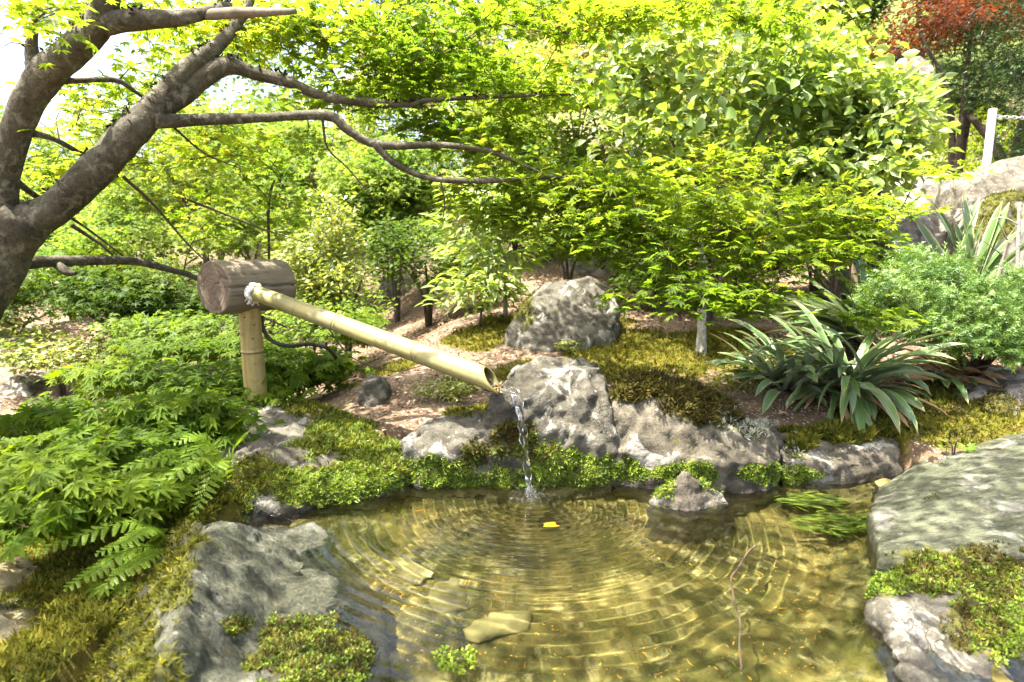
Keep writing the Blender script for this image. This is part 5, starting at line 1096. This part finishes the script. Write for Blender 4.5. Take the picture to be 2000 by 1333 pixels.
for k in range(nL):
    t = (k + .5) / nL; c = e0 + (e1 - e0) * t + np.array([.0, 0, -.10 * 4 * t * (1 - t) * .35]); dv = unit((e1 - e0) + np.array([0, 0, -.14 * (1 - 2 * t)])); sd_ = unit(np.cross(dv, [0, 0, 1.0])) if k % 2 else unit(np.cross(np.cross(dv, [0, 0, 1.0]), dv))
    th_ = np.linspace(0, 2 * math.pi, 13); pth = c + dv * (.017 * np.cos(th_))[:, None] + sd_ * (.008 * np.sin(th_))[:, None]; v, F, c3 = tube(pth, .0026, 5, cap=False); obj('chain_link', v, [F], M_galv, ch)
def stick(name, lb, cat, branches, mat):
    t = thing(name, P(*branches[0][0][:3]), lb, cat)
    for i, pts in enumerate(branches):
        c = catmull(np.array([[*P(a, b, yy), r] for a, b, yy, r in pts]), .01); v, F, c3 = tube(c[:, :3], c[:, 3], 7, wob=.2, seed=i, wscale=40); obj('stem' if i == 0 else 'branch', v, [F, c3], mat, t)
stick('bare_stick', 'bare whitish stick standing by the mossy boulder at right edge', 'stick', [[(1986, 600, 2.5, .008), (1988, 500, 2.5, .007), (1991, 395, 2.5, .006)], [(1990, 440, 2.5, .003), (1960, 425, 2.5, .002), (1935, 430, 2.48, .001)], [(1989, 520, 2.5, .003), (1965, 530, 2.48, .002), (1945, 520, 2.46, .001)], [(1988, 470, 2.5, .003), (2010, 430, 2.5, .002)]], M_palebark)
stick('bare_stick', 'leaning brown bare stick rising from the conifer bush', 'stick', [[(1935, 590, 2.55, .010), (1950, 540, 2.55, .008), (1968, 470, 2.55, .006)], [(1968, 470, 2.55, .003), (1950, 430, 2.55, .002), (1955, 395, 2.55, .001)], [(1960, 500, 2.55, .003), (1920, 470, 2.55, .0015)]], M_deadwood)
stick('dry_stalk', 'thin dark dry stem rising behind the log head', 'stick', [[(527, 560, 2.35, .005), (525, 470, 2.35, .005), (524, 410, 2.35, .006), (530, 370, 2.35, .005), (537, 352, 2.35, .003)]], M_twig)
# thin dry twigs over the bare soil under the pipe
for lb, pts in (('thin dry twig arching under the bamboo pipe', [(640, 640, 2.3), (690, 700, 2.3), (780, 725, 2.35), (880, 690, 2.5)]), ('fine forked twig over the bare soil by the pipe mouth', [(760, 700, 2.4), (850, 690, 2.45), (900, 720, 2.4), (960, 690, 2.4)])):
    t = thing('dry_twig', P(*pts[0]), lb, 'twig'); c = catmull(np.array([P(*q) for q in pts]), .02); v, F, c3 = tube(c, np.linspace(.003, .001, len(c)), 5); obj('twig', v, [F, c3], M_twig, t)
    for k in range(5):
        a = c[int(len(c) * (.2 + .15 * k))]; e = a + np.array([RNG.normal() * .08, RNG.normal() * .05, .03 + RNG.random() * .06]); v, F, c3 = tube(catmull(np.array([a, (a + e) / 2 + RNG.normal(size=3) * .012, e]), .02), .001, 4); obj('side_twig', v, [F, c3], M_twig, t)

# ------------------------------------------------------------------ in the pool
WG = 'flat stones lying under the rippled water'
m = Mat('wet_stone'); c = m.ramp(m.noise(9, 5), [(.3, (.06, .052, .016)), (.52, (.15, .125, .045)), (.75, (.30, .26, .13))]); M_wet = m.done(m.pbsdf(c, .8, m.bump(m.noise(40, 4), .4, .006)))
WL = ['submerged stone at the lower left of the pool between the ledge and the small sprig', 'submerged stone nearest the corner of the tall greenish rock', 'submerged stone straight above the tiny sprig', 'submerged stone near the middle of the pool bottom', 'submerged stone left of the floating twig', 'wide submerged stone between the small peaked rock and the slab', 'submerged stone close to the wet moss ledge', 'submerged stone at the lower right beside the mossy rock']
for k, (px, py, rx, ry) in enumerate([(880, 1215, .06, .05), (800, 1160, .06, .04), (985, 1270, .07, .045)]):
    p = G(px, py, -.145); a = RNG.random() * 3.14; hp_ = unit(RNG.normal(size=(16, 3))) * (.75 + .35 * RNG.random((16, 1))) * np.array([rx * 1.35, ry * 1.35, .022]); hp_ = hp_ @ np.array([[math.cos(a), math.sin(a), 0], [-math.sin(a), math.cos(a), 0], [0, 0, 1]])
    v, F4_, F3_ = hull_mesh([list(hp_ + np.array([p[0], p[1], -.164]))], .006, 2); v = v + .006 * fbm(v * 22, 3, k)[:, None]; icf_ = F4_
    o = obj('submerged_stone', v, [icf_] + ([F3_] if len(F3_) else []), M_wet, None); tag(o, WL[k], 'stone', WG); o.cycles.is_caustics_receiver = True
M_orange = flat_attr_mat('orange_leaf', [(0, (.30, .14, .012)), (1, (.55, .32, .03))])
for lb, px, py, z in (('yellow fallen leaf sunk just below the falling stream', 1055, 1040, -.03),):
    p = G(px, py, z); v, f = stamp(TL_BROAD[0], TL_BROAD[1], p[None], frames(np.array([[.1, -.2, 1.0]]), np.array([[1.0, .3, 0]])), [.05]); o = obj('fallen_leaf', v, [f], M_orange, None, attrs={'tint': RNG.random(len(v))}); tag(o, lb, 'leaf', 'fallen leaves in the pool'); o.cycles.is_caustics_receiver = True
tw = thing('floating_twig', G(1450, 1200, .004), 'thin reddish twig poking out of the water at right centre', 'twig')
c = catmull(np.array([G(1478, 1066, .02), G(1462, 1078, .012), G(1442, 1110, .006), G(1428, 1132, .004), G(1436, 1180, .003), G(1446, 1220, .003), G(1444, 1262, .002), G(1449, 1312, .002)]), .006); v, F, c3 = tube(c, np.linspace(.0028, .0016, len(c)), 6, wob=.2, wscale=60); obj('twig', v, [F, c3], M_twig, tw)
wd = MB(); pp = in_pads([('W', *(G(1640, 1045, -.06)), .16, .06, .03, 1), ('W', *(G(1560, 1000, -.06)), .10, .04, .02, .5)], 420, -1); n = len(pp)
v, f = stamp(*t_leaf(.09, 3, .1, .02), pp, frames(np.array([0, 0, 1.0]) + RNG.normal(size=(n, 3)) * .3, np.array([.9, -.25, .05]) + RNG.normal(size=(n, 3)) * .3), .03 + .03 * RNG.random(n)); wd.add(v, f, np.repeat(RNG.random(n), len(v) // n))
o = wd.obj('water_weed', ML_grass, None, 'stuff', False); tag(o, 'submerged green weed streaming under the water near the slab', 'water weed'); o.cycles.is_caustics_receiver = True
sp = thing('moss_sprig', G(890, 1300, .0), 'tiny green sprig standing in the shallow water at bottom centre', 'plant')
n = 70; a = RNG.random(n) * 6.28; rr = .028 * np.sqrt(RNG.random(n)); pos = np.array(sp.location) + np.stack([rr * 1.4 * np.cos(a), rr * np.sin(a), .004 + .012 * RNG.random(n)], -1); v, f = stamp(T_ROS[1][0], T_ROS[1][1], pos, frames(np.array([0, 0, 1.0]) + RNG.normal(size=(n, 3)) * .5), .009 + .006 * RNG.random(n)); obj('leaves', v, [f], M_moss_green, sp, 'stuff', False, {'tint': np.repeat(RNG.random(n), len(v) // n)})

# ------------------------------------------------------------------ soil cover
def vis_ground(n, x0, x1, y0, y1):
    x = x0 + (x1 - x0) * RNG.random(n); y = y0 + (y1 - y0) * RNG.random(n); k = poly_sd(x, y, POOL) > .12; x, y = x[k], y[k]; return np.stack([x, y, H(x, y)], -1)
g = vis_ground(26000, -1.6, 2.6, 1.75, 4.6); ms = soil_moss(g[:, 0], g[:, 1]); g = g[(ms < .45) & (fbm(g * 3, 2, 6) > -.25)]; n = len(g)
v, f = stamp(*t_leaf(.22, 2, .25, .1), g + [0, 0, .003], frames(np.array([0, 0, 1.0]) + RNG.normal(size=(n, 3)) * .5), .008 + .022 * RNG.random(n) ** 2)
o = obj('leaf_litter', v, [f], M_litter, None, 'stuff', False, {'tint': np.repeat(RNG.random(n), len(v) // n)}); tag(o, 'dry brown leaf litter scattered over the bare soil', 'leaf litter')
g = np.concatenate([vis_ground(24000, -.6, 2.4, 1.8, 3.3), vis_ground(15000, -1.5, -.62, .8, 1.9)]); ms = soil_moss(g[:, 0], g[:, 1]); g = g[ms > .35]
o = tufts('soil_moss', M_moss_olive, None, g, np.tile([0, 0, 1.0], (len(g), 1)), .021, HAIR, .2, .55 + .5 * fbm(g * 7, 3, 3)); tag(o, 'yellow green moss growing in patches on the bank', 'moss')
g = vis_ground(5000, 1.6, 6, 5.2, 9); n = len(g); v, f = stamp(*T_MOSS[0], g, frames(np.tile([0, 0, 1.0], (n, 1))), .08 + .07 * RNG.random(n))
o = obj('bank_grass', v, [f], ML_grass, None, 'stuff', False, {'tint': np.repeat(np.clip(.6 + .3 * RNG.normal(size=n), 0, 1), len(v) // n)}); tag(o, 'bright sunlit grass on the far bank', 'grass')
